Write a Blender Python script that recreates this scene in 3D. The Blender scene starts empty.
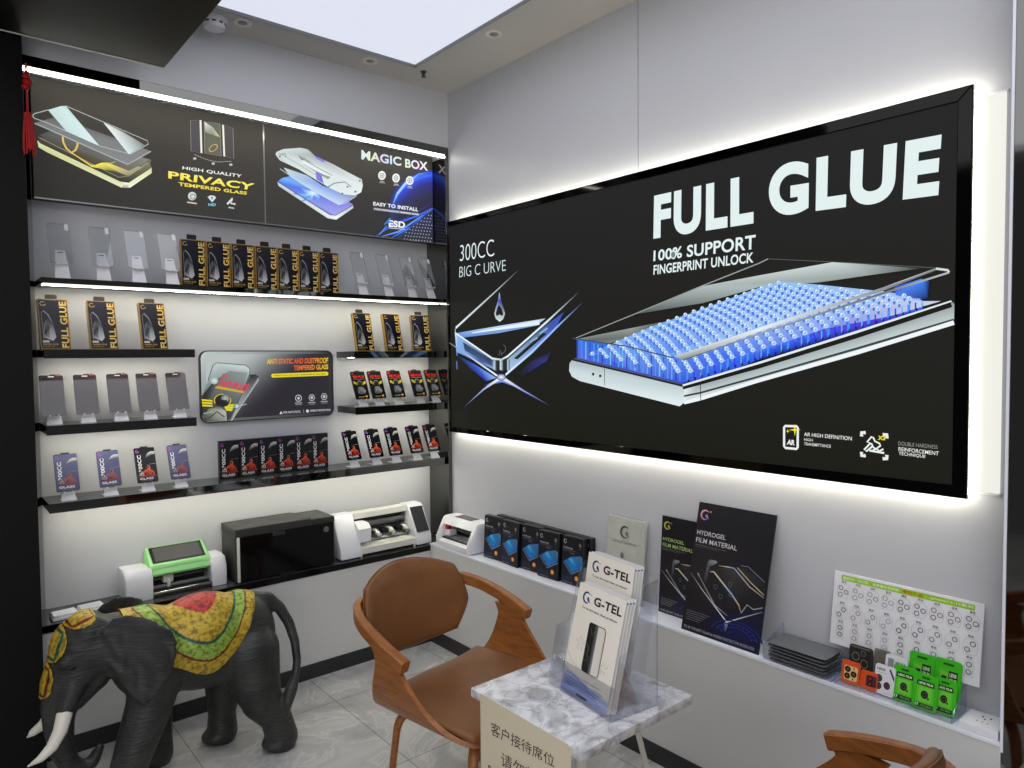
import bpy, bmesh, math, random
from math import sin, cos, pi, sqrt, atan2, hypot, radians
from mathutils import Vector, Matrix
from mathutils.bvhtree import BVHTree

random.seed(7)
SC = bpy.context.scene
COL = SC.collection

# ------------------------------------------------------------------ survey
# where the photographer stood; at() finds the point of a KNOWN plane of the room seen at a photo pixel
CX, CY, YAW, PITCH, ROLL, FPX, CZ = -2.1928, -3.1226, 0.6981, 0.0387, 0.0088, 710.6126, 1.5
_f = Vector((sin(YAW)*cos(PITCH), cos(YAW)*cos(PITCH), -sin(PITCH)))
_r0 = Vector((cos(YAW), -sin(YAW), 0)); _d0 = _f.cross(_r0)
_r = _r0*cos(ROLL)+_d0*sin(ROLL); _d = _d0*cos(ROLL)-_r0*sin(ROLL)


def at(px, py, x=None, y=None, z=None):
    q = _f+_r*((px-512)/FPX)+_d*((py-384)/FPX); o = (CX, CY, CZ)
    for i, c in enumerate((x, y, z)):
        if c is not None:
            return Vector(o)+q*((c-o[i])/q[i])


cam_d = bpy.data.cameras.new('camera'); cam = bpy.data.objects.new('camera', cam_d); COL.objects.link(cam)
M = Matrix((_r, -_d, -_f)).transposed().to_4x4(); M.translation = (CX, CY, CZ)
cam.matrix_world = M
cam_d.sensor_width = 36; cam_d.lens = FPX/1024*36; cam_d.clip_start = .05
SC.camera = cam
SC.view_settings.view_transform = 'Standard'; SC.view_settings.look = 'None'
SC.view_settings.exposure = 0; SC.view_settings.gamma = 1
SC.cycles.max_bounces = 8; SC.cycles.transparent_max_bounces = 24
SC.cycles.caustics_reflective = False; SC.cycles.caustics_refractive = False
SC.cycles.sample_clamp_indirect = 4


# ------------------------------------------------------------------ colour and materials
def lin(c):
    o = []
    for k in c[:3]:
        k = k/255
        o.append(k/12.92 if k <= .04045 else ((k+.055)/1.055)**2.4)
    return (*o, 1)


def new_mat(name):
    m = bpy.data.materials.new(name); m.use_nodes = True
    nt = m.node_tree
    return m, nt, nt.nodes['Principled BSDF'], nt.nodes, nt.links


def pmat(name, col, rough=.5, metal=0, ior=1.45, spec=.5, noise=0, nscale=30, bump=0, bscale=60, coat=0):
    m, nt, b, N, L = new_mat(name)
    b.inputs['Base Color'].default_value = lin(col)
    b.inputs['Roughness'].default_value = rough; b.inputs['Metallic'].default_value = metal
    b.inputs['IOR'].default_value = ior; b.inputs['Specular IOR Level'].default_value = spec
    b.inputs['Coat Weight'].default_value = coat
    if noise or bump:
        tc = N.new('ShaderNodeTexCoord')
    if noise:
        n = N.new('ShaderNodeTexNoise'); n.inputs['Scale'].default_value = nscale; n.inputs['Detail'].default_value = 5
        L.new(tc.outputs['Object'], n.inputs['Vector'])
        r = N.new('ShaderNodeValToRGB'); c = lin(col)
        r.color_ramp.elements[0].position = .3; r.color_ramp.elements[1].position = .7
        r.color_ramp.elements[0].color = (*[k*(1-noise) for k in c[:3]], 1)
        r.color_ramp.elements[1].color = (*[min(1, k*(1+noise)) for k in c[:3]], 1)
        L.new(n.outputs['Fac'], r.inputs['Fac']); L.new(r.outputs['Color'], b.inputs['Base Color'])
    if bump:
        n2 = N.new('ShaderNodeTexNoise'); n2.inputs['Scale'].default_value = bscale; n2.inputs['Detail'].default_value = 4
        L.new(tc.outputs['Object'], n2.inputs['Vector'])
        bp = N.new('ShaderNodeBump'); bp.inputs['Strength'].default_value = bump; bp.inputs['Distance'].default_value = .004
        L.new(n2.outputs['Fac'], bp.inputs['Height']); L.new(bp.outputs['Normal'], b.inputs['Normal'])
    return m


def emat(name, col, s):
    m, nt, b, N, L = new_mat(name)
    b.inputs['Base Color'].default_value = lin(col)
    b.inputs['Emission Color'].default_value = lin(col); b.inputs['Emission Strength'].default_value = s
    return m


def art_mat(name, emit=0, rough=.4, spec=.5, base=1.0, metal=0):
    """printed surface: colours stored on the mesh"""
    m, nt, b, N, L = new_mat(name)
    a = N.new('ShaderNodeAttribute'); a.attribute_name = 'Col'
    if base >= 1:
        L.new(a.outputs['Color'], b.inputs['Base Color'])
    else:
        b.inputs['Base Color'].default_value = (base, base*.92, base*.82, 1)
    if emit:
        L.new(a.outputs['Color'], b.inputs['Emission Color']); b.inputs['Emission Strength'].default_value = emit
    b.inputs['Roughness'].default_value = rough; b.inputs['Specular IOR Level'].default_value = spec
    b.inputs['Metallic'].default_value = metal
    return m


def clear_mat(name, tint=(250, 250, 252), refl=.06, edge=.5, rough=.02, gcol=(255, 255, 255)):
    """thin clear acrylic or glass: see-through with reflections that grow at grazing angles"""
    m = bpy.data.materials.new(name); m.use_nodes = True
    nt = m.node_tree; N = nt.nodes; L = nt.links
    N.remove(N['Principled BSDF'])
    t = N.new('ShaderNodeBsdfTransparent'); t.inputs['Color'].default_value = lin(tint)
    g = N.new('ShaderNodeBsdfGlossy'); g.inputs['Roughness'].default_value = rough; g.inputs['Color'].default_value = lin(gcol)
    lw = N.new('ShaderNodeLayerWeight'); lw.inputs['Blend'].default_value = .35
    mr = N.new('ShaderNodeMapRange'); mr.inputs['To Min'].default_value = refl; mr.inputs['To Max'].default_value = edge
    L.new(lw.outputs['Fresnel'], mr.inputs['Value'])
    mx = N.new('ShaderNodeMixShader'); L.new(mr.outputs['Result'], mx.inputs['Fac'])
    L.new(t.outputs[0], mx.inputs[1]); L.new(g.outputs[0], mx.inputs[2])
    L.new(mx.outputs[0], N['Material Output'].inputs['Surface'])
    return m


MT = {}
MT['wall'] = pmat('wall_panel', (203, 204, 209), .32, spec=.35, noise=.015, nscale=3)
MT['wall_low'] = pmat('wall_lower_panel', (208, 208, 207), .35, spec=.35, noise=.015, nscale=3)
MT['ceiling'] = pmat('ceiling_paint', (196, 192, 186), .7, noise=.02, nscale=4)
MT['black'] = pmat('black_satin', (14, 14, 15), .35, spec=.4)
MT['black_matte'] = pmat('black_matte', (14, 14, 15), .6, spec=.2)
MT['box_black'] = pmat('black_box_panel', (7, 7, 8), .4, spec=.15)
MT['base'] = pmat('black_skirting', (42, 42, 43), .35, noise=.1, nscale=12)
MT['mirror_black'] = pmat('black_mirror_steel', (112, 112, 109), .04, metal=1)
MT['gloss_black'] = pmat('gloss_black_glass', (6, 6, 7), .08, ior=1.45, spec=.35)
MT['shelf_top'] = pmat('grey_gloss_shelf', (70, 70, 70), .12, spec=.6)
MT['led'] = emat('led_white', (255, 252, 240), 16.0)
MT['led_thin'] = emat('led_thin_white', (255, 252, 238), 1.6)
MT['led_shelf'] = emat('led_shelf_white', (255, 251, 230), 32)
MT['led_sign'] = emat('led_sign_white', (255, 249, 228), 18)
MT['led_bar'] = emat('led_bar_white', (248, 247, 238), .92); MT['led_bar'].node_tree.nodes['Principled BSDF'].inputs['Base Color'].default_value = (0, 0, 0, 1)
MT['sky'] = emat('ceiling_light_diffuser', (222, 226, 240), 1.0); MT['sky'].node_tree.nodes['Principled BSDF'].inputs['Base Color'].default_value = (0, 0, 0, 1)
MT['white'] = pmat('white_plastic', (232, 232, 236), .3, spec=.5)
MT['white_warm'] = pmat('cream_plastic', (226, 224, 214), .35)
MT['white_gloss'] = pmat('white_gloss_edge', (238, 240, 250), .25)
MT['grey'] = pmat('grey_plastic', (120, 120, 122), .4)
MT['grey_dark'] = pmat('charcoal_plastic', (52, 52, 50), .45, bump=.15, bscale=400)
MT['chrome'] = pmat('polished_metal', (215, 215, 215), .18, metal=1)
MT['steel'] = pmat('dull_metal', (150, 150, 150), .3, metal=1)
MT['green'] = pmat('pale_green_plastic', (150, 214, 140), .35)
MT['screen'] = pmat('dark_screen', (46, 46, 50), .12, spec=.5)
MT['screen_grey'] = pmat('grey_screen', (86, 85, 87), .25)
MT['red'] = pmat('red_thread', (168, 8, 14), .6, bump=.4, bscale=300)
MT['red_plastic'] = pmat('red_plastic', (190, 26, 34), .4)
MT['print'] = art_mat('printed_card', 0, .42, .4)
MT['print_gloss'] = art_mat('printed_gloss', 0, .25, .3)
MT['glow'] = art_mat('backlit_film', 1.0, .5, .04, base=.012)
MT['glow_low'] = art_mat('backlit_film_top', 1.0, .6, .05, base=.06)
MT['glow_ad'] = art_mat('glowing_plate', .85, .3, .2, base=.02)
MT['clear'] = clear_mat('clear_glass', (252, 253, 254), .025, .3)
MT['acrylic'] = clear_mat('clear_acrylic', (252, 253, 255), .025, .28)
MT['acrylic_edge'] = clear_mat('acrylic_edge', (222, 230, 252), .10, .4, .1, (200, 212, 250))
MT['stand'] = pmat('white_acrylic', (234, 234, 236), .2, spec=.5)
MT['film'] = pmat('grey_film', (104, 106, 110), .22, spec=.5)
MT['privacy'] = pmat('privacy_glass', (54, 47, 52), .06, ior=1.7, spec=.5)
MT['tile'] = None


def mat_floor():
    m, nt, b, N, L = new_mat('marble_tile_floor')
    tc = N.new('ShaderNodeTexCoord'); mp = N.new('ShaderNodeMapping')
    mp.inputs['Location'].default_value = (.23+6, .28+6, 0)
    L.new(tc.outputs['Object'], mp.inputs['Vector'])
    br = N.new('ShaderNodeTexBrick'); br.offset = 0; br.squash = 1
    br.inputs['Scale'].default_value = 1; br.inputs['Brick Width'].default_value = .6; br.inputs['Row Height'].default_value = .6
    br.inputs['Mortar Size'].default_value = .0022; br.inputs['Mortar Smooth'].default_value = .1
    br.inputs['Color1'].default_value = (1, 1, 1, 1); br.inputs['Color2'].default_value = (.9, .9, .9, 1); br.inputs['Mortar'].default_value = (.42, .42, .42, 1)
    L.new(mp.outputs[0], br.inputs['Vector'])
    n = N.new('ShaderNodeTexNoise'); n.inputs['Scale'].default_value = 3.2; n.inputs['Detail'].default_value = 9; n.inputs['Roughness'].default_value = .62
    n.inputs['Distortion'].default_value = 1.1
    L.new(tc.outputs['Object'], n.inputs['Vector'])
    r = N.new('ShaderNodeValToRGB')
    e = r.color_ramp.elements; e[0].position = .28; e[0].color = lin((152, 151, 150)); e[1].position = .72; e[1].color = lin((204, 203, 200))
    x = e.new(.5); x.color = lin((184, 183, 181)); x2 = e.new(.535); x2.color = lin((205, 204, 202)); x3 = e.new(.56); x3.color = lin((186, 185, 183))
    L.new(n.outputs['Fac'], r.inputs['Fac'])
    mx = N.new('ShaderNodeMix'); mx.data_type = 'RGBA'; mx.blend_type = 'MULTIPLY'; mx.inputs['Factor'].default_value = 1
    L.new(r.outputs['Color'], mx.inputs['A']); L.new(br.outputs['Color'], mx.inputs['B'])
    L.new(mx.outputs['Result'], b.inputs['Base Color'])
    b.inputs['Roughness'].default_value = .28; b.inputs['Specular IOR Level'].default_value = .4
    return m


MT['floor'] = mat_floor()


def mat_marble():
    m, nt, b, N, L = new_mat('white_marble')
    tc = N.new('ShaderNodeTexCoord')
    n = N.new('ShaderNodeTexNoise'); n.inputs['Scale'].default_value = 6; n.inputs['Detail'].default_value = 6
    L.new(tc.outputs['Object'], n.inputs['Vector'])
    ad = N.new('ShaderNodeMix'); ad.data_type = 'RGBA'; ad.blend_type = 'ADD'; ad.inputs['Factor'].default_value = .34
    L.new(tc.outputs['Object'], ad.inputs['A']); L.new(n.outputs['Color'], ad.inputs['B'])
    vo = N.new('ShaderNodeTexVoronoi'); vo.feature = 'DISTANCE_TO_EDGE'; vo.inputs['Scale'].default_value = 11
    L.new(ad.outputs['Result'], vo.inputs['Vector'])
    r = N.new('ShaderNodeValToRGB'); e = r.color_ramp.elements
    e[0].position = 0; e[0].color = (.50, .50, .52, 1); e[1].position = .07; e[1].color = (1, 1, 1, 1)
    k = e.new(.02); k.color = (.84, .84, .86, 1)
    L.new(vo.outputs['Distance'], r.inputs['Fac'])
    n2 = N.new('ShaderNodeTexNoise'); n2.inputs['Scale'].default_value = 9; n2.inputs['Detail'].default_value = 7; n2.inputs['Distortion'].default_value = 2.2
    L.new(tc.outputs['Object'], n2.inputs['Vector'])
    r2 = N.new('ShaderNodeValToRGB'); e = r2.color_ramp.elements
    e[0].position = .3; e[0].color = lin((168, 168, 173)); e[1].position = .56; e[1].color = lin((232, 232, 236))
    L.new(n2.outputs['Fac'], r2.inputs['Fac'])
    mx = N.new('ShaderNodeMix'); mx.data_type = 'RGBA'; mx.blend_type = 'MULTIPLY'; mx.inputs['Factor'].default_value = .75
    L.new(r2.outputs['Color'], mx.inputs['A']); L.new(r.outputs['Color'], mx.inputs['B'])
    L.new(mx.outputs['Result'], b.inputs['Base Color']); b.inputs['Roughness'].default_value = .22
    return m


MT['marble'] = mat_marble()


def mat_wood():
    m, nt, b, N, L = new_mat('walnut_bentwood')
    tc = N.new('ShaderNodeTexCoord'); mp = N.new('ShaderNodeMapping'); mp.inputs['Scale'].default_value = (26, 4, 34)
    L.new(tc.outputs['Object'], mp.inputs['Vector'])
    n = N.new('ShaderNodeTexNoise'); n.inputs['Scale'].default_value = 3; n.inputs['Detail'].default_value = 6
    L.new(mp.outputs[0], n.inputs['Vector'])
    r = N.new('ShaderNodeValToRGB'); e = r.color_ramp.elements
    e[0].position = .3; e[0].color = lin((132, 78, 34)); e[1].position = .75; e[1].color = lin((172, 108, 52))
    L.new(n.outputs['Fac'], r.inputs['Fac']); L.new(r.outputs['Color'], b.inputs['Base Color'])
    b.inputs['Roughness'].default_value = .38
    return m


MT['wood'] = mat_wood()
MT['leather'] = pmat('brown_leather', (124, 80, 45), .40, spec=.45, noise=.16, nscale=9, bump=.10, bscale=260)


def mat_elephant():
    m, nt, b, N, L = new_mat('wrinkled_grey_resin')
    tc = N.new('ShaderNodeTexCoord'); mp = N.new('ShaderNodeMapping'); mp.inputs['Scale'].default_value = (14, 14, 95)
    L.new(tc.outputs['Object'], mp.inputs['Vector'])
    n = N.new('ShaderNodeTexNoise'); n.inputs['Scale'].default_value = 1.0; n.inputs['Detail'].default_value = 5; n.inputs['Distortion'].default_value = .8
    L.new(mp.outputs[0], n.inputs['Vector'])
    n3 = N.new('ShaderNodeTexNoise'); n3.inputs['Scale'].default_value = 7; n3.inputs['Detail'].default_value = 6
    L.new(tc.outputs['Object'], n3.inputs['Vector'])
    r = N.new('ShaderNodeValToRGB'); e = r.color_ramp.elements
    e[0].position = .3; e[0].color = lin((34, 35, 34)); e[1].position = .75; e[1].color = lin((62, 63, 61))
    L.new(n3.outputs['Fac'], r.inputs['Fac']); L.new(r.outputs['Color'], b.inputs['Base Color'])
    bp = N.new('ShaderNodeBump'); bp.inputs['Strength'].default_value = .85; bp.inputs['Distance'].default_value = .006
    L.new(n.outputs['Fac'], bp.inputs['Height']); L.new(bp.outputs['Normal'], b.inputs['Normal'])
    b.inputs['Roughness'].default_value = .42; b.inputs['Specular IOR Level'].default_value = .4
    return m


MT['elephant'] = mat_elephant()


def mat_cloth():
    m, nt, b, N, L = new_mat('painted_gold_cloth')
    a = N.new('ShaderNodeAttribute'); a.attribute_name = 'Col'
    tc = N.new('ShaderNodeTexCoord')
    n = N.new('ShaderNodeTexNoise'); n.inputs['Scale'].default_value = 75; n.inputs['Detail'].default_value = 5
    L.new(tc.outputs['Object'], n.inputs['Vector'])
    r = N.new('ShaderNodeValToRGB'); e = r.color_ramp.elements
    e[0].position = .36; e[0].color = (.22, .2, .14, 1); e[1].position = .56; e[1].color = (1, 1, 1, 1)
    L.new(n.outputs['Fac'], r.inputs['Fac'])
    mx = N.new('ShaderNodeMix'); mx.data_type = 'RGBA'; mx.blend_type = 'MULTIPLY'; mx.inputs['Factor'].default_value = .8
    L.new(a.outputs['Color'], mx.inputs['A']); L.new(r.outputs['Color'], mx.inputs['B'])
    L.new(mx.outputs['Result'], b.inputs['Base Color'])
    bp = N.new('ShaderNodeBump'); bp.inputs['Strength'].default_value = .6; bp.inputs['Distance'].default_value = .004
    L.new(n.outputs['Fac'], bp.inputs['Height']); L.new(bp.outputs['Normal'], b.inputs['Normal'])
    b.inputs['Roughness'].default_value = .4; b.inputs['Metallic'].default_value = .25
    return m


MT['cloth'] = mat_cloth()
MT['ivory'] = pmat('ivory_white', (232, 226, 214), .35)


# ------------------------------------------------------------------ mesh builder
class MB:
    def __init__(s):
        s.bm = bmesh.new(); s.mi = 0

    def _face(s, vs):
        try:
            f = s.bm.faces.new(vs); f.material_index = s.mi; return f
        except ValueError:
            return None

    def hexa(s, p, bev=0, seg=2):
        v = [s.bm.verts.new(q) for q in p]
        fs = [s._face([v[i] for i in k]) for k in ((3, 2, 1, 0), (4, 5, 6, 7), (0, 1, 5, 4), (1, 2, 6, 5), (2, 3, 7, 6), (3, 0, 4, 7))]
        if bev:
            es = list({e for f in fs for e in f.edges})
            r = bmesh.ops.bevel(s.bm, geom=es, offset=bev, segments=seg, affect='EDGES', profile=.5)
            for f in r['faces']:
                f.material_index = s.mi
        return s

    def box(s, c, d, bev=0, seg=2, rz=0):
        x, y, z = c; a, b, h = d[0]/2, d[1]/2, d[2]/2
        p = [(-a, -b, -h), (a, -b, -h), (a, b, -h), (-a, b, -h), (-a, -b, h), (a, -b, h), (a, b, h), (-a, b, h)]
        cs, sn = cos(rz), sin(rz)
        return s.hexa([(x+u*cs-v*sn, y+u*sn+v*cs, z+w) for u, v, w in p], bev, seg)

    def bb(s, x0, x1, y0, y1, z0, z1, bev=0, seg=2):
        return s.box(((x0+x1)/2, (y0+y1)/2, (z0+z1)/2), (abs(x1-x0), abs(y1-y0), abs(z1-z0)), bev, seg)

    def prism(s, pts, h0, h1, axis='z', bev=0, seg=2, side=None):
        def P(a, b, h):
            return {'z': (a, b, h), 'y': (a, h, b), 'x': (h, a, b)}[axis]
        lo = [s.bm.verts.new(P(a, b, h0)) for a, b in pts]; hi = [s.bm.verts.new(P(a, b, h1)) for a, b in pts]
        n = len(pts)
        fs = [s._face(lo[::-1]), s._face(hi)]
        for i in range(n):
            fs.append(s._face([lo[i], lo[(i+1) % n], hi[(i+1) % n], hi[i]]))
        if side is not None:
            for f in fs[2:]:
                f.material_index = side
        if bev:
            es = list({e for f in fs[:2] for e in f.edges})
            r = bmesh.ops.bevel(s.bm, geom=es, offset=bev, segments=seg, affect='EDGES', profile=.5)
            for f in r['faces']:
                f.material_index = s.mi
        return s

    def tube(s, path, r, n=10, cap=True, sx=1, sy=1, up=None):
        path = [Vector(p) for p in path]
        rs = r if isinstance(r, (list, tuple)) else [r]*len(path)
        rings = []; pu = Vector(up) if up else None
        for i, p in enumerate(path):
            t = (path[min(i+1, len(path)-1)]-path[max(i-1, 0)]).normalized()
            if pu is None:
                pu = Vector((0, 0, 1)) if abs(t.z) < .9 else Vector((1, 0, 0))
            u = (pu-t*pu.dot(t))
            u = u.normalized() if u.length > 1e-6 else t.orthogonal().normalized()
            w = t.cross(u)
            if not up:
                pu = u
            rings.append([s.bm.verts.new(p+(u*cos(2*pi*k/n)*sy+w*sin(2*pi*k/n)*sx)*rs[i]) for k in range(n)])
        for a, b in zip(rings, rings[1:]):
            for k in range(n):
                s._face([a[k], a[(k+1) % n], b[(k+1) % n], b[k]])
        if cap:
            s._face(rings[0][::-1]); s._face(rings[-1])
        return s

    def ribbon(s, path, w, h, up=(0, 0, 1), bev=.22):
        """bar of rectangular section w (across) x h (along up) swept along a path"""
        path = [Vector(p) for p in path]; rings = []
        for i, p in enumerate(path):
            t = (path[min(i+1, len(path)-1)]-path[max(i-1, 0)]).normalized()
            u0 = Vector(up); u = (u0-t*u0.dot(t)).normalized(); v = t.cross(u)
            ww = w[i] if isinstance(w, (list, tuple)) else w; hh = h[i] if isinstance(h, (list, tuple)) else h
            c = min(ww, hh)*bev
            pts = [(-ww/2+c, -hh/2), (ww/2-c, -hh/2), (ww/2, -hh/2+c), (ww/2, hh/2-c), (ww/2-c, hh/2), (-ww/2+c, hh/2), (-ww/2, hh/2-c), (-ww/2, -hh/2+c)]
            rings.append([s.bm.verts.new(p+v*a+u*b) for a, b in pts])
        for a, b in zip(rings, rings[1:]):
            for k in range(8):
                s._face([a[k], a[(k+1) % 8], b[(k+1) % 8], b[k]])
        s._face(rings[0][::-1]); s._face(rings[-1])
        return s

    def lathe(s, prof, n=20, c=(0, 0, 0), axis='z'):
        rings = []
        for r, z in prof:
            ring = []
            for k in range(n):
                a = 2*pi*k/n; x, y = r*cos(a), r*sin(a)
                q = {'z': (x, y, z), 'y': (x, z, y), 'x': (z, x, y)}[axis]
                ring.append(s.bm.verts.new((c[0]+q[0], c[1]+q[1], c[2]+q[2])))
            rings.append(ring)
        for a, b in zip(rings, rings[1:]):
            for k in range(n):
                s._face([a[k], a[(k+1) % n], b[(k+1) % n], b[k]])
        s._face(rings[0][::-1]); s._face(rings[-1])
        return s

    def ball(s, c, r, seg=20, rot=None):
        m = Matrix.Translation(c) @ (rot.to_4x4() if rot else Matrix()) @ Matrix.Diagonal((*(r if isinstance(r, (list, tuple)) else (r, r, r)), 1))
        g = bmesh.ops.create_uvsphere(s.bm, u_segments=seg, v_segments=seg//2+2, radius=1, matrix=m)
        for v in g['verts']:
            for f in v.link_faces:
                f.material_index = s.mi
        return s

    def capsule(s, p, q, r1, r2, n=14):
        p, q = Vector(p), Vector(q)
        s.tube([p, q], [r1, r2], n); s.ball(p, r1, n); s.ball(q, r2, n)
        return s

    def grid(s, rows, thick=0, closed=False):
        V = [[s.bm.verts.new(p) for p in row] for row in rows]
        fs = []
        for a, b in zip(V, V[1:]):
            for k in range(len(a)-1):
                f = s._face([a[k], a[k+1], b[k+1], b[k]])
                if f:
                    fs.append(f)
        if thick:
            bmesh.ops.recalc_face_normals(s.bm, faces=fs)
            r = bmesh.ops.solidify(s.bm, geom=fs, thickness=thick)
            for g in r['geom']:
                if isinstance(g, bmesh.types.BMFace):
                    g.material_index = s.mi
        return s

    def pad(s, cx, cz, W, H, T, fy, n=22, k=.32, p=5, shape=None):
        """upholstered pad in the xz plane; fy(x,z) gives the mid-surface y"""
        def pt(u, v, side):
            x = u*sqrt(max(0, 1-v*v*k)); z = v*sqrt(max(0, 1-u*u*k))
            m = max(abs(u), abs(v))
            t = T/2*max(0, 1-m**p)**.5
            X, Z = cx+x*W/2, cz+z*H/2
            if shape:
                X, Z = shape(X, Z)
            return (X, fy(X, Z)+side*t, Z)
        us = [-cos(pi*i/n) for i in range(n+1)]
        A = {}; B = {}
        for i, u in enumerate(us):
            for j, v in enumerate(us):
                a = s.bm.verts.new(pt(u, v, -1)); A[i, j] = a
                B[i, j] = a if i in (0, n) or j in (0, n) else s.bm.verts.new(pt(u, v, 1))
        for i in range(n):
            for j in range(n):
                s._face([A[i, j], A[i+1, j], A[i+1, j+1], A[i, j+1]])
                s._face([B[i, j], B[i, j+1], B[i+1, j+1], B[i+1, j]])
        return s

    def mesh(s, name, smooth=40):
        bm = s.bm
        bmesh.ops.recalc_face_normals(bm, faces=bm.faces)
        if smooth:
            lim = radians(smooth)
            for f in bm.faces:
                f.smooth = True
            for e in bm.edges:
                e.smooth = len(e.link_faces) == 2 and e.calc_face_angle(0) < lim
        me = bpy.data.meshes.new(name); bm.to_mesh(me); bm.free()
        return me

    def build(s, name, mats, parent=None, loc=(0, 0, 0), rot=(0, 0, 0), smooth=40):
        me = s.mesh(name, smooth)
        for m in (mats if isinstance(mats, (list, tuple)) else [mats]):
            me.materials.append(MT[m] if isinstance(m, str) else m)
        return link(name, me, parent, loc, rot)


def link(name, me, parent=None, loc=(0, 0, 0), rot=(0, 0, 0)):
    o = bpy.data.objects.new(name, me); COL.objects.link(o)
    o.parent = parent; o.location = loc; o.rotation_euler = rot
    return o


def thing(name, label, cat, loc=(0, 0, 0), rz=0, group=None, rot=None):
    o = bpy.data.objects.new(name, None); COL.objects.link(o)
    o.location = loc; o.rotation_euler = rot or (0, 0, rz); o.empty_display_size = .05
    return tag(o, label, cat, group)


def tag(o, label, cat, group=None):
    o['label'] = label; o['category'] = cat
    if group:
        o['group'] = group
    return o


def struct(o):
    o['kind'] = 'structure'; return o


def dup(root, loc, label, rz=None, group=None, name=None, rot=None):
    r = root.copy(); COL.objects.link(r); r.location = loc; r['label'] = label
    if rz is not None:
        r.rotation_euler = (0, 0, rz)
    if rot is not None:
        r.rotation_euler = rot
    if group:
        r['group'] = group
    for ch in list(root.children):
        c = ch.copy(); COL.objects.link(c); c.parent = r
        for g in list(ch.children):
            d = g.copy(); COL.objects.link(d); d.parent = c
    return r


# ------------------------------------------------------------------ printed artwork (flat polygons with colours)
_TX = {}


def text_geo(s, bold=0.0, sp=1.0):
    k = (s, bold, sp)
    if k not in _TX:
        c = bpy.data.curves.new('lettering', 'FONT'); c.body = s; c.resolution_u = 9 if len(s) < 6 else 4; c.offset = bold; c.size = 1; c.space_character = sp
        c.fill_mode = 'FRONT'
        o = bpy.data.objects.new('lettering', c); COL.objects.link(o)
        dg = bpy.context.evaluated_depsgraph_get(); e = o.evaluated_get(dg); me = e.to_mesh()
        vs = [(v.co.x, v.co.y) for v in me.vertices]; fs = [tuple(p.vertices) for p in me.polygons]
        e.to_mesh_clear(); bpy.data.objects.remove(o); bpy.data.curves.remove(c)
        x0 = min(v[0] for v in vs); x1 = max(v[0] for v in vs); y0 = min(v[1] for v in vs); y1 = max(v[1] for v in vs)
        _TX[k] = ([((x-x0)/(x1-x0), (y-y0)/(y1-y0)) for x, y in vs], fs)
    return _TX[k]


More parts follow.
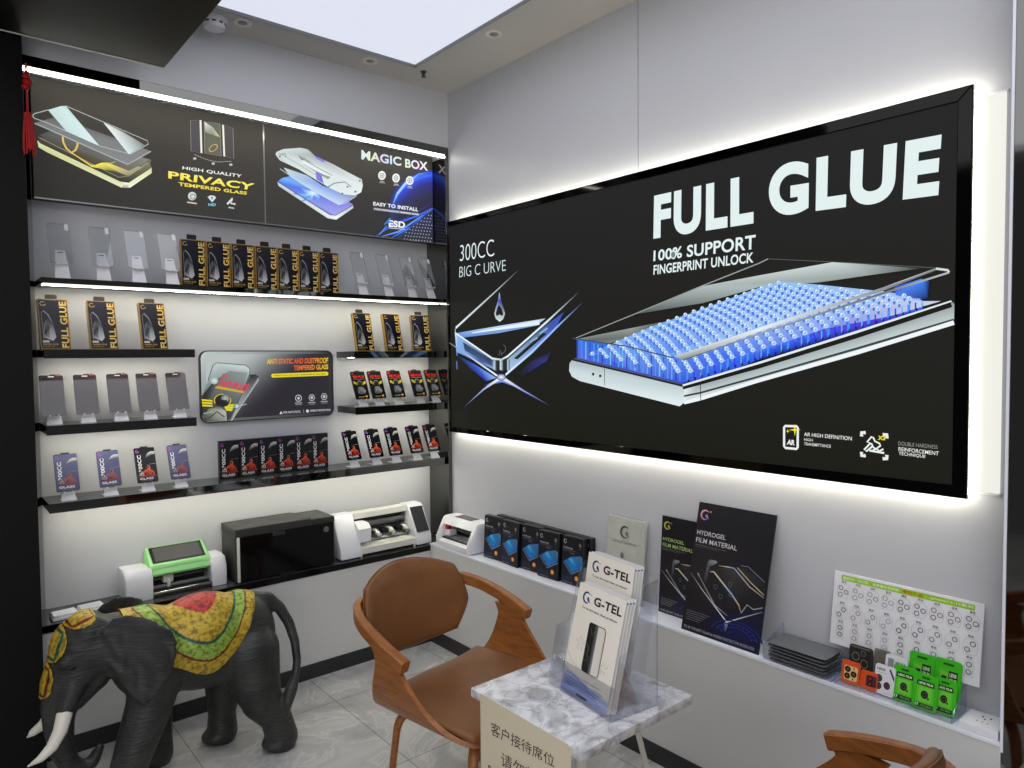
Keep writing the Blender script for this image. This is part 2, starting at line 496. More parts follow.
class Art:
    def __init__(s, mp=None, eps=.00012):
        s.v = []; s.f = []; s.c = []; s.k = 0; s.mp = mp or (lambda x, y: (x, y)); s.eps = eps

    def up(s):
        s.k += 1; return s

    def raw(s, uv, faces, cols):
        b = len(s.v)
        s.v += [(u, -s.k*s.eps, w) for u, w in uv]
        for f in faces:
            s.f.append([b+i for i in f]); s.c.append([cols[i] for i in f])

    def poly(s, pts, col, mp=None, up=True):
        m = mp or s.mp
        if up:
            s.k += 1
        cols = [lin(c) for c in col] if isinstance(col, list) else [lin(col)]*len(pts)
        s.raw([m(*p) for p in pts], [list(range(len(pts)))], cols)
        return s

    def rect(s, x0, y0, x1, y1, col, mp=None, up=True):
        return s.poly([(x0, y0), (x1, y0), (x1, y1), (x0, y1)], col, mp, up)

    def rrect(s, x0, y0, x1, y1, r, col, mp=None, n=5):
        pts = []
        for cx, cy, a0 in ((x1-r, y1-r, 0), (x0+r, y1-r, pi/2), (x0+r, y0+r, pi), (x1-r, y0+r, 1.5*pi)):
            for i in range(n+1):
                a = a0+pi/2*i/n; pts.append((cx+r*cos(a), cy+r*sin(a)))
        return s.poly(pts, col, mp)

    def line(s, pts, w, col, mp=None, up=True, closed=False):
        """stroke; w one number or one per point, in mapped metres"""
        m = mp or s.mp; P = [Vector(m(*p)) for p in pts]
        if closed:
            P.append(P[0])
        n = len(P)
        if up:
            s.k += 1
        ws = list(w) if isinstance(w, (list, tuple)) else [w]*n
        cs = [lin(c) for c in col] if isinstance(col, list) else [lin(col)]*n
        if closed and len(ws) < n:
            ws.append(ws[0])
        if len(cs) < n:
            cs.append(cs[0])
        L = []; R = []
        for i, p in enumerate(P):
            a = P[i-1] if i else (P[-2] if closed else p); b = P[i+1] if i < n-1 else (P[1] if closed else p)
            t = (b-a); t = t.normalized() if t.length > 1e-9 else Vector((1, 0)); nn = Vector((-t.y, t.x))
            L.append(p+nn*ws[i]/2); R.append(p-nn*ws[i]/2)
        s.raw([tuple(q) for q in L+R], [[i, i+1, n+i+1, n+i] for i in range(n-1)], cs+cs)
        return s

    def disc(s, x, y, rx, ry, col, mp=None, n=16, up=True, edge=None):
        m = mp or s.mp
        if up:
            s.k += 1
        uv = [m(x, y)]+[m(x+rx*cos(2*pi*i/n), y+ry*sin(2*pi*i/n)) for i in range(n)]
        s.raw(uv, [[0, 1+i, 1+(i+1) % n] for i in range(n)], [lin(col)]+[lin(edge or col)]*n)
        return s

    def ring(s, x, y, rx, ry, w, col, mp=None, n=16, a0=0, a1=2*pi, up=True, col2=None):
        """w: fraction of radius"""
        m = mp or s.mp
        if up:
            s.k += 1
        uv = []; cs = []
        for i in range(n+1):
            a = a0+(a1-a0)*i/n
            for q in (1, 1-w):
                uv.append(m(x+rx*q*cos(a), y+ry*q*sin(a))); cs.append(lin(col) if q == 1 or not col2 else lin(col2))
        s.raw(uv, [[2*i, 2*i+2, 2*i+3, 2*i+1] for i in range(n)], cs)
        return s

    def text(s, t, q, col, bold=.0, mp=None, col2=None, cols=None, sp=None):
        """lettering t fitted to the quad q = bl, br, tr, tl (in drawing coordinates)"""
        m = mp or s.mp; s.k += 1
        bl, br, tr, tl = [Vector(m(*p)) for p in q]
        vs, fs = text_geo(t, bold, sp or 1+1.6*max(0, bold))
        uv = [tuple(bl*(1-a)*(1-b)+br*a*(1-b)+tr*a*b+tl*(1-a)*b) for a, b in vs]
        if cols:
            def g(a):
                k = a*(len(cols)-1); i = min(int(k), len(cols)-2); f = k-i
                return lin([cols[i][j]*(1-f)+cols[i+1][j]*f for j in range(3)])
            cs = [g(a) for a, b in vs]
        else:
            c1, c2 = lin(col), lin(col2 or col)
            cs = [tuple(c1[i]*(1-b)+c2[i]*b for i in range(4)) for a, b in vs]
        s.raw(uv, fs, cs)
        return s

    def tbox(s, t, x0, y0, x1, y1, col, bold=0, **k):
        return s.text(t, [(x0, y0), (x1, y0), (x1, y1), (x0, y1)], col, bold, **k)

    def logo(s, x, y, r, col, col2=None, mp=None):
        """crescent mark with a small figure in it"""
        n = 14; m = mp or s.mp; s.k += 1; uv = []; cs = []
        for i in range(n+1):
            a = radians(35)+radians(285)*i/n; th = .36*sin(pi*i/n)**.7+.03
            for q in (1, 1-th):
                uv.append(m(x+r*q*cos(a), y+r*q*sin(a)))
                f = i/n; cs.append(lin([col[j]*(1-f)+(col2 or col)[j]*f for j in range(3)]))
        s.raw(uv, [[2*i, 2*i+2, 2*i+3, 2*i+1] for i in range(n)], cs)
        s.poly([(x+r*.1, y-r*.1), (x+r*.45, y+r*.25), (x+r*.75, y-r*.2), (x+r*.95, y-r*.75), (x+r*.55, y-r*.55), (x+r*.3, y-r*.45)], col2 or col, mp)
        return s

    def mesh(s, name, bm_mesh=None):
        me = bpy.data.meshes.new(name)
        me.from_pydata(s.v, [], s.f)
        at_ = me.color_attributes.new('Col', 'FLOAT_COLOR', 'CORNER')
        flat = []
        # faces keep their loop order
        for f in s.c:
            for c in f:
                flat += list(c)
        at_.data.foreach_set('color', flat)
        return me

    def build(s, name, mat, parent=None, loc=(0, 0, 0), rot=(0, 0, 0)):
        me = s.mesh(name); me.materials.append(MT[mat] if isinstance(mat, str) else mat)
        return link(name, me, parent, loc, rot)


def crop(x0, y0, k):
    return lambda x, y: (x0+x/k, y0+y/k)

# ================================================================== THE ROOM
REC = .21            # depth of the lit wall recess
ZC = 2.883
LX = .1455           # depth of the low ledge on the right wall
LZ = .5222           # its height
CZT = .512           # counter height in the recess
XL = -1.86

b = MB(); b.bb(-2.4, .1, 0, .4, 2.602, ZC)
struct(b.build('wall_back', 'wall'))
b = MB(); b.bb(-1.9, 0, REC, .4, .484, 2.602)
struct(b.build('wall_back_recess', 'wall'))
b = MB(); b.bb(-2.4, 0, 0, .4, 0, .4835)
struct(b.build('wall_back_lower', 'wall_low'))
b = MB(); b.bb(0, .1, -2.6, .4, 0, ZC)
struct(b.build('wall_right', 'wall'))
b = MB(); b.bb(-LX, 0, -2.57, 0, 0, LZ-.008); b.mi = 1; b.bb(-LX-.002, 0, -2.57, 0, LZ-.008, LZ)
struct(b.build('trim_ledge', ['wall_low', 'white_gloss']))
b = MB(); b.bb(-5, 1.2, -6, .4, -.05, 0)
struct(b.build('floor', 'floor'))
b = MB(); b.bb(-.0008, 0, -1.2912, -1.2890, 1.5, ZC)
struct(b.build('trim_seam', 'grey'))
# ceiling border with the big opening of the light panel
SX, SY = -.318, -.19
b = MB(); b.bb(-4.2, .1, SY, .4, ZC, ZC+.1); b.bb(SX, .1, -4.2, SY, ZC, ZC+.1); b.bb(-4.2, .1, -4.3, -4.0, ZC, ZC+.1); b.bb(-4.3, -4.0, -4.0, SY, ZC, ZC+.1)
b.mi = 1; b.bb(-4.0, SX, SY-.004, SY, ZC-.002, ZC+.06); b.bb(SX-.004, SX, -4.0, SY, ZC-.002, ZC+.06)
struct(b.build('ceiling', ['ceiling', 'grey']))
b = MB(); b.bb(-4.0, SX-.004, -4.0, SY-.004, ZC+.012, ZC+.05)
tag(b.build('ceiling_light_panel', 'sky'), 'large bright white luminous panel set into the ceiling', 'ceiling light')
# black skirting
b = MB(); b.bb(-1.9, -LX, -.006, 0, 0, .0685)
struct(b.build('baseboard_back', 'base'))
b = MB(); b.bb(-LX-.006, -LX, -2.57, -.006, 0, .0685)
struct(b.build('baseboard_right', 'base'))
# mirror-black cheeks of the recess, fascia above it
b = MB(); b.bb(-.004, 0, .001, REC, CZT, 2.56)
struct(b.build('trim_recess_right', 'mirror_black'))
b = MB(); b.prism([(-1.872, .001), (-1.826, REC), (-1.9, REC), (-1.9, .001)], CZT, 2.56)
struct(b.build('trim_recess_left', 'mirror_black'))
b = MB(); b.bb(-1.9, 0, -.004, .03, 2.564, 2.603, .0015, 1); b.bb(-.022, -.0, -.003, .001, .484, 2.564)
struct(b.build('trim_fascia', 'mirror_black'))
b = MB(); b.bb(-1.9, 0, .03, REC, 2.585, 2.61)
struct(b.build('trim_soffit', 'wall'))
# black pillar at the left edge, beige wall behind it
b = MB(); b.bb(-2.035, -1.876, -.13, .2, 0, ZC, .003, 1)
struct(b.build('wall_left', 'black_matte'))
b = MB(); b.bb(-3.2, -2.035, .0, .2, 0, ZC)
struct(b.build('trim_left', pmat('beige_panel', (196, 178, 132), .5)))
# black mirror column at the right end
b = MB(); b.bb(-LX, .3, -2.66, -2.572, .47, ZC); b.mi = 1; b.bb(-LX-.003, -LX+.002, -2.5755, -2.569, LZ-.02, ZC)
struct(b.build('trim_column', ['mirror_black', 'white_gloss']))
b = MB(); b.bb(-LX-.05, .3, -2.95, -2.664, .47, ZC)
struct(b.build('trim_column_side', 'black'))
b = MB(); b.bb(-.33, .3, -3.3, -2.60, .0, .462, .004)
tag(b.build('low_cabinet', 'white_gloss'), 'white low cabinet top at the bottom right corner', 'cabinet')

# ------------------------------------------------------------------ ceiling fittings
t = thing('ceiling_display_box', 'black box with pale rear edge hanging from the ceiling at upper left', 'display box', (-1.66, -.58, 2.6))
b = MB(); b.bb(-.5, .225, -.45, .385, 0, .282, .004, 1); b.build('housing', 'box_black', t)
b = MB(); b.bb(-.5, .225, .381, .388, -.002, .012); b.build('edge_strip', 'white_warm', t)


def downlight(px, py, label, y=None):
    p = at(px, py, z=ZC)
    t = thing('recessed_downlight', label, 'downlight', (p.x, y if y is not None else p.y, ZC), group='ceiling downlights')
    MB().lathe([(.022, -.0005), (.026, -.004), (.034, -.004), (.037, 0), (.036, .004), (.022, .004)], 24).build('trim_ring', 'white_warm', t)
    MB().lathe([(.021, .003), (.016, -.004), (.006, -.007), (.0005, -.0075)], 20).build('lens', 'steel', t)


downlight(245, 20, 'round recessed downlight on ceiling border nearest the smoke detector', -.135)
downlight(373, 59, 'round recessed downlight on ceiling border above the back wall shelves nearest the corner', -.125)
downlight(494, 34, 'round recessed downlight on ceiling border above the right wall')
t = thing('ceiling_sprinkler', 'small metal fire sprinkler at the corner of the ceiling light panel', 'sprinkler', (-.262, -.175, ZC))
MB().lathe([(.016, 0), (.016, -.003), (.007, -.006), (.006, -.014), (.003, -.02)], 14).build('body', 'grey_dark', t)
MB().lathe([(.003, -.024), (.012, -.024), (.012, -.026), (.003, -.0265)], 12).tube([(.007, 0, -.008), (.009, 0, -.016), (.004, 0, -.025)], .0015, 6).tube([(-.007, 0, -.008), (-.009, 0, -.016), (-.004, 0, -.025)], .0015, 6).build('deflector', 'grey_dark', t)
p = at(213, 20, z=ZC)
t = thing('smoke_detector', 'white round smoke detector on the ceiling beside the black box', 'smoke detector', (p.x, -.095, ZC))
MB().lathe([(.052, 0), (.052, -.012), (.048, -.016)], 28).build('mount', 'white', t)
b = MB(); b.lathe([(.044, -.016), (.044, -.03), (.038, -.04), (.02, -.044), (.001, -.045)], 28)
b.build('head', 'white', t)
b = MB()
for k in range(10):
    a = 2*pi*k/10
    b.box((.0435*cos(a), .0435*sin(a), -.023), (.004, .016, .006), rz=a)
b.build('vent', 'black', t)

# red tassel on the pillar
p = at(25, 100, y=-.15)
t = thing('hanging_tassel', 'red tassel ornament hanging on the edge of the black pillar', 'tassel', (-1.868, -.142, p.z))
MB().ball((0, 0, .085), (.012, .010, .012), 14).ball((.003, -.002, .065), (.015, .010, .012), 14).ball((-.003, -.002, .048), (.013, .010, .011), 14).build('knot', 'red', t)
MB().tube([(0, 0, .13), (0, 0, .045), (0, 0, -.03)], .0035, 8).build('cord', 'red', t)
b = MB(); b.tube([(0, 0, -.025), (.001, 0, -.045), (.002, 0, -.1), (.003, 0, -.165)], [.006, .010, .013, .018], 14, sy=.6)
for k in range(12):
    a = 2*pi*k/12
    b.tube([(.008*cos(a), .006*sin(a), -.04), (.016*cos(a)+.002, .011*sin(a), -.12), (.018*cos(a)+.003, .012*sin(a), -.172-.006*(k % 3))], [.003, .003, .002], 5)
b.build('fringe', 'red', t)

# ------------------------------------------------------------------ LED strip and back-lit sign over the shelves
t = thing('led_light_bar', 'long bright white light strip under the black fascia', 'light strip', (0, 0, 2.545))
b = MB(); b.bb(-1.868, -.012, .012, .024, .009, .018); b.build('diffuser', 'led', t)
b = MB(); b.bb(-1.868, -.012, .012, .03, .0182, .022); b.build('channel', 'steel', t)

YS = .14
t = thing('lightbox_sign', 'long black backlit sign of two panels advertising privacy glass and a magic box', 'sign', (-.9, YS, 2.34))
mpS = lambda px, py: (lambda q: (q.x+.9, q.z-2.34))(at(px, py, y=YS))
zb = [at(34, 196.9, y=YS).z-2.34, at(433.7, 244.5, y=YS).z-2.34]
z0 = max(zb); z1 = .238
xs = at(265.5, 223, y=YS).x+.9
b = MB(); b.bb(-.925, .893, .004, .066, z0, z1); b.mi = 1
b.bb(-.925, .893, -.002, .005, z0-.004, z0+.001); b.bb(xs-.003, xs+.003, -.0006, .005, z0, z1)
b.build('casing', ['black', 'steel'], t)

# left panel artwork
H = crop(30, 90, 6.985); I = crop(150, 100, 6.4); J = crop(265, 130, 7.682); K = crop(350, 140, 6.98)
cm = lambda c: (lambda x, y: mpS(*c(x, y)))
A = Art(mpS)
A.raw([(-.925, z0), (xs-.003, z0), (xs-.003, z1), (-.925, z1)], [[0, 1, 2, 3]], [lin((30, 30, 30))]*2+[lin((40, 38, 34))]*2)
h = cm(H)
A.poly([(50, 352), (60, 400), (120, 435), (640, 682), (700, 682), (850, 580), (850, 545), (830, 515), (690, 640), (620, 635)], [(222, 226, 170), (205, 210, 150), (225, 228, 180), (235, 236, 195), (250, 250, 225), (225, 228, 175), (200, 205, 150), (200, 205, 150), (240, 240, 215), (215, 218, 165)], h)
A.poly([(52, 350), (110, 322), (160, 300), (840, 512), (846, 545), (690, 648), (630, 640), (70, 372)], [(60, 58, 44), (84, 82, 74), (100, 98, 90), (120, 118, 96), (96, 92, 58), (44, 42, 26), (40, 38, 24), (52, 50, 34)], h)
A.poly([(420, 535), (500, 508), (620, 505), (790, 540), (700, 590), (680, 598), (600, 570)], [(240, 224, 60), (250, 236, 90), (220, 215, 140), (160, 158, 110), (120, 118, 100), (150, 148, 130), (110, 108, 70)], h)
A.poly([(640, 682), (660, 648), (685, 648), (690, 684)], [(150, 150, 120), (255, 255, 245), (255, 255, 245), (170, 170, 140)], h)
A.poly([(60, 315), (150, 285), (845, 488), (690, 565)], [(74, 74, 74), (92, 92, 90), (128, 128, 120), (98, 98, 92)], h)
A.line([(60, 330), (620, 610), (690, 600), (845, 495)], .002, (170, 170, 150), h)
A.poly([(32, 232), (180, 188), (845, 428), (682, 520)], [(118, 120, 122), (86, 88, 90), (120, 122, 124), (128, 132, 134)], h)
A.line([(32, 232), (682, 520), (845, 428)], .004, (176, 180, 180), h)
A.line([(228, 325), (232, 365), (255, 410), (290, 438), (318, 420), (332, 385), (330, 370)], .007, (226, 190, 104), h)
A.line([(290, 438), (420, 525), (470, 535), (600, 500)], [.004, .006, .005, .002], [(230, 190, 80), (240, 210, 60), (240, 220, 80), (200, 190, 120)], h)
A.line([(250, 112), (820, 355), (826, 378), (700, 448), (485, 392)], .003, (188, 190, 186), h)
A.line([(125, 140), (30, 166), (18, 180), (30, 198), (120, 230), (255, 290)], .003, (190, 192, 188), h)
A.poly([(125, 140), (215, 113), (250, 112), (485, 392), (400, 355), (255, 290)], [(196, 220, 220), (205, 228, 228), (188, 214, 214), (216, 238, 238), (204, 228, 228), (196, 222, 222)], h)
A.poly([(512, 228), (660, 295), (800, 385), (690, 450)], [(236, 240, 238), (78, 76, 70), (112, 122, 122), (214, 234, 234)], h)
i_ = cm(I)
for q, c in (([(258, 132), (322, 130), (330, 340), (262, 328)], (58, 54, 66)), ([(465, 160), (530, 182), (536, 375), (474, 362)], (56, 52, 62)), ([(345, 138), (446, 152), (455, 360), (350, 342)], (88, 90, 76))):
    A.poly(q, c, i_); A.line(q, .0025, (140, 138, 130), i_, closed=True)
A.poly([(347, 140), (400, 175), (447, 238), (400, 225), (352, 205)], [(230, 234, 220), (170, 180, 168), (216, 200, 140), (120, 128, 116), (150, 158, 146)], i_)
A.ring(404, 308, 36, 22, .22, (206, 176, 96), lambda x, y: i_(404+(x-404)*.75+(y-308)*.5, 308+(y-308)*.75-(x-404)*.55))
A.line([(322, 130), (328, 340)], .008, (236, 236, 226), i_); A.line([(466, 160), (474, 362)], .008, (236, 236, 226), i_)
for k in range(22):
    f = k/21; A.disc(288+f*228, 352+45*sin(pi*min(1, f*1.15)*.62), 3, 3, (210, 208, 198), i_, 6, up=(k == 0))
for x, y in ((285, 376), (403, 408), (516, 415)):
    A.disc(x, y, 11, 8, (205, 203, 196), i_, 8)
A.text('HIGH QUALITY', [(205, 448), (583, 502), (586, 478), (207, 424)], (242, 242, 240), .02, i_)
A.text('PRIVACY', [(115, 503), (655, 580), (670, 536), (116, 455)], (252, 226, 62), .03, i_, col2=(248, 236, 110))
A.text('TEMPERED GLASS', [(182, 550), (616, 608), (620, 588), (180, 526)], (246, 224, 74), .03, i_)
A.disc(268, 616, 27, 27, (206, 214, 212), i_); A.ring(272, 620, 18, 18, .3, (120, 126, 126), i_)
A.line([(236, 655), (298, 664)], .006, (214, 196, 170), i_)
A.poly([(366, 622), (384, 611), (410, 614), (421, 626), (396, 656)], (206, 222, 224), i_); A.poly([(388, 622), (400, 622), (396, 642)], (60, 70, 72), i_)
A.tbox('HD', 371, 680, 419, 662, (120, 196, 216), .05, mp=i_)
A.line([(492, 668), (526, 630), (514, 662), (545, 668)], .008, (222, 226, 224), i_); A.line([(500, 688), (536, 694)], .006, (190, 200, 204), i_)
A.build('privacy_panel', 'glow_low', t)

A = Art(mpS)
A.raw([(xs+.003, z0), (.893, z0), (.893, z1), (xs+.003, z1)], [[0, 1, 2, 3]], [lin((30, 30, 30)), lin((26, 28, 42))]+[lin((38, 36, 33))]*2)
k_ = cm(K); j = cm(J)
ux = .893
clamp = lambda q: (min(q[0], ux), min(max(q[1], z0), z1))
kc = lambda x, y: clamp(k_(x, y))
# blue planet rim
n = 26; rings = [(1.03, (24, 26, 40)), (.97, (12, 44, 190)), (.90, (36, 110, 250)), (.85, (20, 60, 225)), (.72, (14, 30, 130)), (.45, (28, 28, 70)), (.05, (28, 29, 48))]
for (r1, c1), (r2, c2) in zip(rings, rings[1:]):
    A.k += 0 if r1 < 1 else 1
    uv = []; cs = []
    for q in range(n+1):
        a = radians(82)+radians(118)*q/n; fade = max(0, min(1, (radians(200)-a)/radians(60)))
        for r, c in ((r1, c1), (r2, c2)):
            uv.append(kc(585+320*r*cos(a), 520-305*r*sin(a)))
            cs.append(lin([30*(1-fade)+c[i]*fade for i in range(3)]))
    A.raw(uv, [[2*q, 2*q+2, 2*q+3, 2*q+1] for q in range(n)], cs)
A.line([(290, 470), (330, 375), (390, 300), (480, 240), (572, 222)], [.002, .012, .014, .010, .002], [(30, 90, 240), (150, 205, 255), (170, 215, 255), (70, 140, 255), (30, 80, 240)], kc)
for pts, c in (([(185, 668), (300, 590), (470, 530), (578, 475)], (50, 110, 240)), ([(225, 672), (340, 640), (480, 545), (578, 480)], (96, 150, 250)), ([(290, 688), (400, 620), (520, 590), (578, 594)], (60, 120, 240)), ([(330, 690), (430, 610), (540, 500), (578, 478)], (40, 90, 210)), ([(240, 610), (400, 540), (520, 470), (578, 425)], (24, 40, 110))):
    A.line(pts, [.003, .010, .008, .004], c, kc)
A.poly([(330, 690), (420, 615), (578, 485), (578, 728), (440, 708)], [(26, 30, 50), (22, 28, 60), (24, 34, 84), (30, 34, 52), (30, 32, 42)], kc)
A.up()
for r in range(9):
    for q in range(12):
        x = 380+q*20+r*6; y = 690-r*22+q*2
        if x < 572 and y > 615-(x-420)*.75 and y < 715:
            A.disc(x, y, 3.6, 3.6, (206, 214, 236), kc, 6, up=False)
A.line([(205, 660), (255, 600), (240, 590), (280, 545)], .004, (80, 170, 255), kc)
A.text('MAGIC', [(78, 136), (357, 182), (357, 122), (78, 68)], (240, 240, 240), .03, k_, cols=[(210, 235, 250), (225, 240, 190), (220, 205, 240), (200, 230, 250), (225, 245, 225)])
A.text('BOX', [(384, 192), (543, 216), (540, 155), (384, 130)], (236, 238, 240), .03, k_, cols=[(220, 245, 225), (240, 220, 245), (250, 250, 250)])
for x, y in ((222, 248), (320, 266), (415, 284)):
    A.disc(x, y, 27, 32, (236, 238, 238), k_); A.ring(x, y, 16, 18, .25, (120, 124, 128), k_); A.disc(x, y, 5, 6, (96, 100, 106), k_, 8)
    A.line([(x-14, y+42), (x+16, y+45)], .004, (200, 202, 206), k_); A.line([(x-20, y+50), (x+22, y+54)], .003, (160, 164, 170), k_)
A.text('EASY TO INSTALL', [(160, 457), (472, 500), (474, 474), (160, 431)], (240, 242, 246), .035, k_)
A.poly([(162, 472), (480, 512), (480, 530), (162, 490)], (120, 124, 140), k_)
A.text('TOOL INSTALLATION TEMPERED GLASS', [(166, 486), (476, 526), (476, 516), (166, 476)], (236, 238, 242), .03, k_)
A.text('ESD', [(268, 608), (380, 616), (383, 573), (268, 558)], (244, 246, 250), .04, k_)
A.line([(272, 616), (378, 624)], .004, (190, 200, 224), k_)
A.poly([(246, 572), (286, 548), (270, 566), (292, 570), (252, 590), (264, 574)], (40, 120, 255), k_)
# phone and clear fitting tool
A.poly([(92, 400), (100, 430), (480, 680), (545, 690), (675, 600), (674, 575), (540, 655), (490, 650)], [(200, 214, 214), (190, 204, 204), (214, 226, 226), (236, 244, 244), (206, 218, 220), (170, 180, 190), (240, 248, 248), (210, 222, 222)], j)
A.poly([(95, 395), (130, 370), (210, 350), (620, 535), (674, 575), (540, 655), (495, 650), (110, 412)], [(70, 130, 240), (110, 180, 250), (80, 140, 235), (110, 110, 220), (140, 136, 230), (164, 166, 236), (90, 110, 220), (60, 110, 230)], j)
for a in range(7):
    w = 2*pi*a/7
    A.line([(365, 485), (365+70*cos(w), 485+40*sin(w)), (365+150*cos(w+.4), 485+75*sin(w+.4))], [.012, .016, .003], [(220, 244, 255), (110, 180, 250), (70, 120, 240)], j, up=(a == 0))
A.line([(98, 398), (495, 652), (540, 657), (674, 577)], .003, (40, 44, 70), j)
A.poly([(140, 290), (320, 350), (440, 430), (700, 510), (565, 578), (360, 470), (190, 360)], [(200, 214, 214), (170, 190, 220), (120, 160, 236), (120, 130, 190), (200, 220, 246), (140, 186, 246), (180, 205, 225)], j)
A.line([(112, 300), (180, 345), (560, 575), (610, 565), (700, 508)], .003, (206, 216, 220), j)
A.poly([(78, 190), (85, 170), (140, 148), (270, 138), (325, 150), (380, 200), (520, 265), (640, 330), (740, 380), (748, 430), (735, 480), (690, 505), (600, 495), (500, 450), (390, 385), (250, 300), (110, 235)], [(222, 234, 230), (200, 214, 212), (214, 226, 224), (206, 216, 218), (190, 202, 204), (160, 170, 172), (190, 200, 202), (214, 224, 222), (200, 212, 214), (222, 234, 232), (240, 248, 246), (226, 236, 236), (232, 242, 240), (222, 232, 230), (200, 212, 214), (216, 228, 226), (196, 210, 210)], j)
A.poly([(250, 195), (300, 215), (420, 290), (520, 350), (480, 380), (380, 320), (300, 270)], [(120, 128, 126), (150, 158, 156), (176, 184, 182), (150, 160, 160), (130, 140, 138), (150, 160, 158), (120, 130, 128)], j)
A.poly([(375, 198), (450, 232), (455, 255), (395, 225)], (124, 116, 226), j); A.poly([(385, 320), (430, 345), (448, 415), (392, 380)], (112, 106, 222), j)
A.rrect(0, 0, 1, 1, .45, (226, 234, 234), lambda x, y: j(290+250*x-30*y, 232+125*x+30*y-10))
A.line([(310, 240), (515, 352)], .004, (130, 130, 170), j)
A.line([(480, 440), (530, 410), (610, 400), (660, 440)], .005, (120, 128, 134), j); A.line([(110, 190), (150, 185), (160, 210)], .004, (90, 96, 120), j)
for x, y in ((630, 438), (690, 475), (590, 490), (724, 392), (110, 205)):
    A.disc(x, y, 8, 7, (70, 74, 96), j, 8)
A.line([(100, 180), (230, 250), (420, 370)], .003, (150, 160, 160), j)
A.build('magic_box_panel', 'glow_low', t)


# ------------------------------------------------------------------ shelves
def shelf(x0, x1, z0, z1, label, group=None, led=True):
    t = thing('wall_shelf', label, 'shelf', ((x0+x1)/2, 0, z0), group=group)
    w = (x1-x0)/2
    b = MB(); b.bb(-w, w, .02, REC-.001, 0, z1-z0); b.build('board', 'shelf_top', t)
    b = MB(); b.bb(-w, w, .016, .0199, 0 if z0 > 1.6 else -.004, z1-z0); b.build('front_edge', 'mirror_black', t)
    if led:
        b = MB()
        if z0 > 1.6:
            b.bb(-w+.004, w-.002, .021, .027, -.0016, -.0002); b.build('led_edge', 'led_thin', t)
            b = MB()
        b.bb(-w+.01, w-.01, .09, .105, -.0012, -.0002)
        b.build('led_strip', 'led_shelf', t)
    return t


R1, R2, R3, R4 = 1.809, 1.542, 1.256, .962
shelf(-1.826, -.005, 1.788, R1, 'full width black gloss shelf directly below the backlit sign')
shelf(-1.826, -1.293, 1.512, R2, 'short black shelf on the left holding three gold and black boxes')
shelf(-.556, -.005, 1.502, R2-.01, 'short black shelf on the right holding spaced gold and black boxes')
shelf(-1.826, -1.293, 1.224, R3, 'short black shelf on the left holding five tinted glass panes')
shelf(-.556, -.005, 1.226, R3+.002, 'short black shelf on the right holding packs with red lettering')
shelf(-1.826, -.005, .93, R4, 'full width black shelf above the printers')
t = thing('recess_counter', 'long black counter along the back wall carrying the printers', 'counter', (-.93, 0, .484))
b = MB(); b.bb(-.94, .925, .0, REC-.001, 0, CZT-.484); b.build('worktop', 'shelf_top', t)
b = MB(); b.bb(-.94, .925-.14, -.004, -.0001, 0, CZT-.484); b.build('front_edge', 'gloss_black', t)
MT['mirror_black_dark'] = pmat('dark_mirror_frame', (38, 37, 36), .05, metal=1)

MT['glass_edge'] = pmat('glass_edge', (84, 86, 94), .3)
MT['gold_card'] = pmat('gold_edge_card', (176, 140, 72), .3, metal=.4)
MT['card_black'] = pmat('black_card', (14, 14, 18), .35)
# ------------------------------------------------------------------ the big back-lit sign on the right wall
XS = -.05
SY0, SZ0 = -1.25, 1.65
t = thing('backlit_sign', 'huge black backlit sign on the right wall reading FULL GLUE', 'sign', (XS, SY0, SZ0), -pi/2)
XA = -.047
mpB = lambda px, py: (lambda q: (SY0-q.y, q.z-SZ0))(at(px, py, x=XA))
U0, U1, V0, V1 = -1.200, 1.2065, -.5425, .5525
fw = .036
b = MB()
for q in (((U0, V0), (U1, V0), (U1-fw, V0+fw), (U0+.016, V0+.026)), ((U1, V0), (U1, V1), (U1-fw, V1-fw), (U1-fw, V0+fw)), ((U1, V1), (U0, V1), (U0+.016, V1-.026), (U1-fw, V1-fw)), ((U0, V1), (U0, V0), (U0+.016, V0+.026), (U0+.016, V1-.026))):
    b.prism(q, 0, .014, 'y', .002, 1)
b.build('frame', 'mirror_black_dark', t, smooth=20)
b = MB(); b.bb(U0+.01, U1-.01, .006, .0135, V0+.01, V1-.01); b.build('back_panel', 'black', t)
for q in ((U0+.02, U1-.01, V1-.018, V1-.010), (U0+.02, U1-.01, V0+.003, V0+.013), (U1-.013, U1-.003, V0+.01, V1-.01)):
    b = MB(); b.bb(q[0], q[1], .0145, .026, q[2], q[3]); b.build('backlight', 'led_sign', t)
for q in ((U0+.3, 0), (U1-.3, 0)):
    b = MB(); b.bb(q[0]-.03, q[0]+.03, .0135, .0502, -.3, .3); b.build('wall_bracket', 'steel', t)
# artwork
A_ = crop(440, 200, 3.2); B_ = crop(445, 270, 5.4875); C_ = crop(560, 250, 4.52); D_ = crop(760, 250, 5.12); E_ = crop(770, 410, 5.389); F_ = crop(640, 60, 2.66667)
mm = lambda c: (lambda x, y: mpB(*c(x, y)))
A = Art(mpB, .00010)
e0 = -.003
A.raw([(U0+.015, V0+.025), (U1-fw+.001, V0+fw-.001), (U1-fw+.001, V1-fw+.001), (U0+.015, V1-.025)], [[0, 1, 2, 3]], [lin((20, 21, 14)), lin((20, 21, 14)), lin((29, 29, 31)), lin((29, 29, 31))])
f_ = mm(F_)
wh = (226, 240, 240)
A.text('FULL', [(35, 478), (302, 437), (302, 303), (37, 362)], wh, .046, f_, sp=1.15)
A.text('GLUE', [(343, 420), (795, 362), (806, 196), (343, 283)], wh, .046, f_, sp=1.15)
A.text('100% SUPPORT', [(35, 537), (307, 504), (308, 465), (36, 508)], wh, .022, f_)
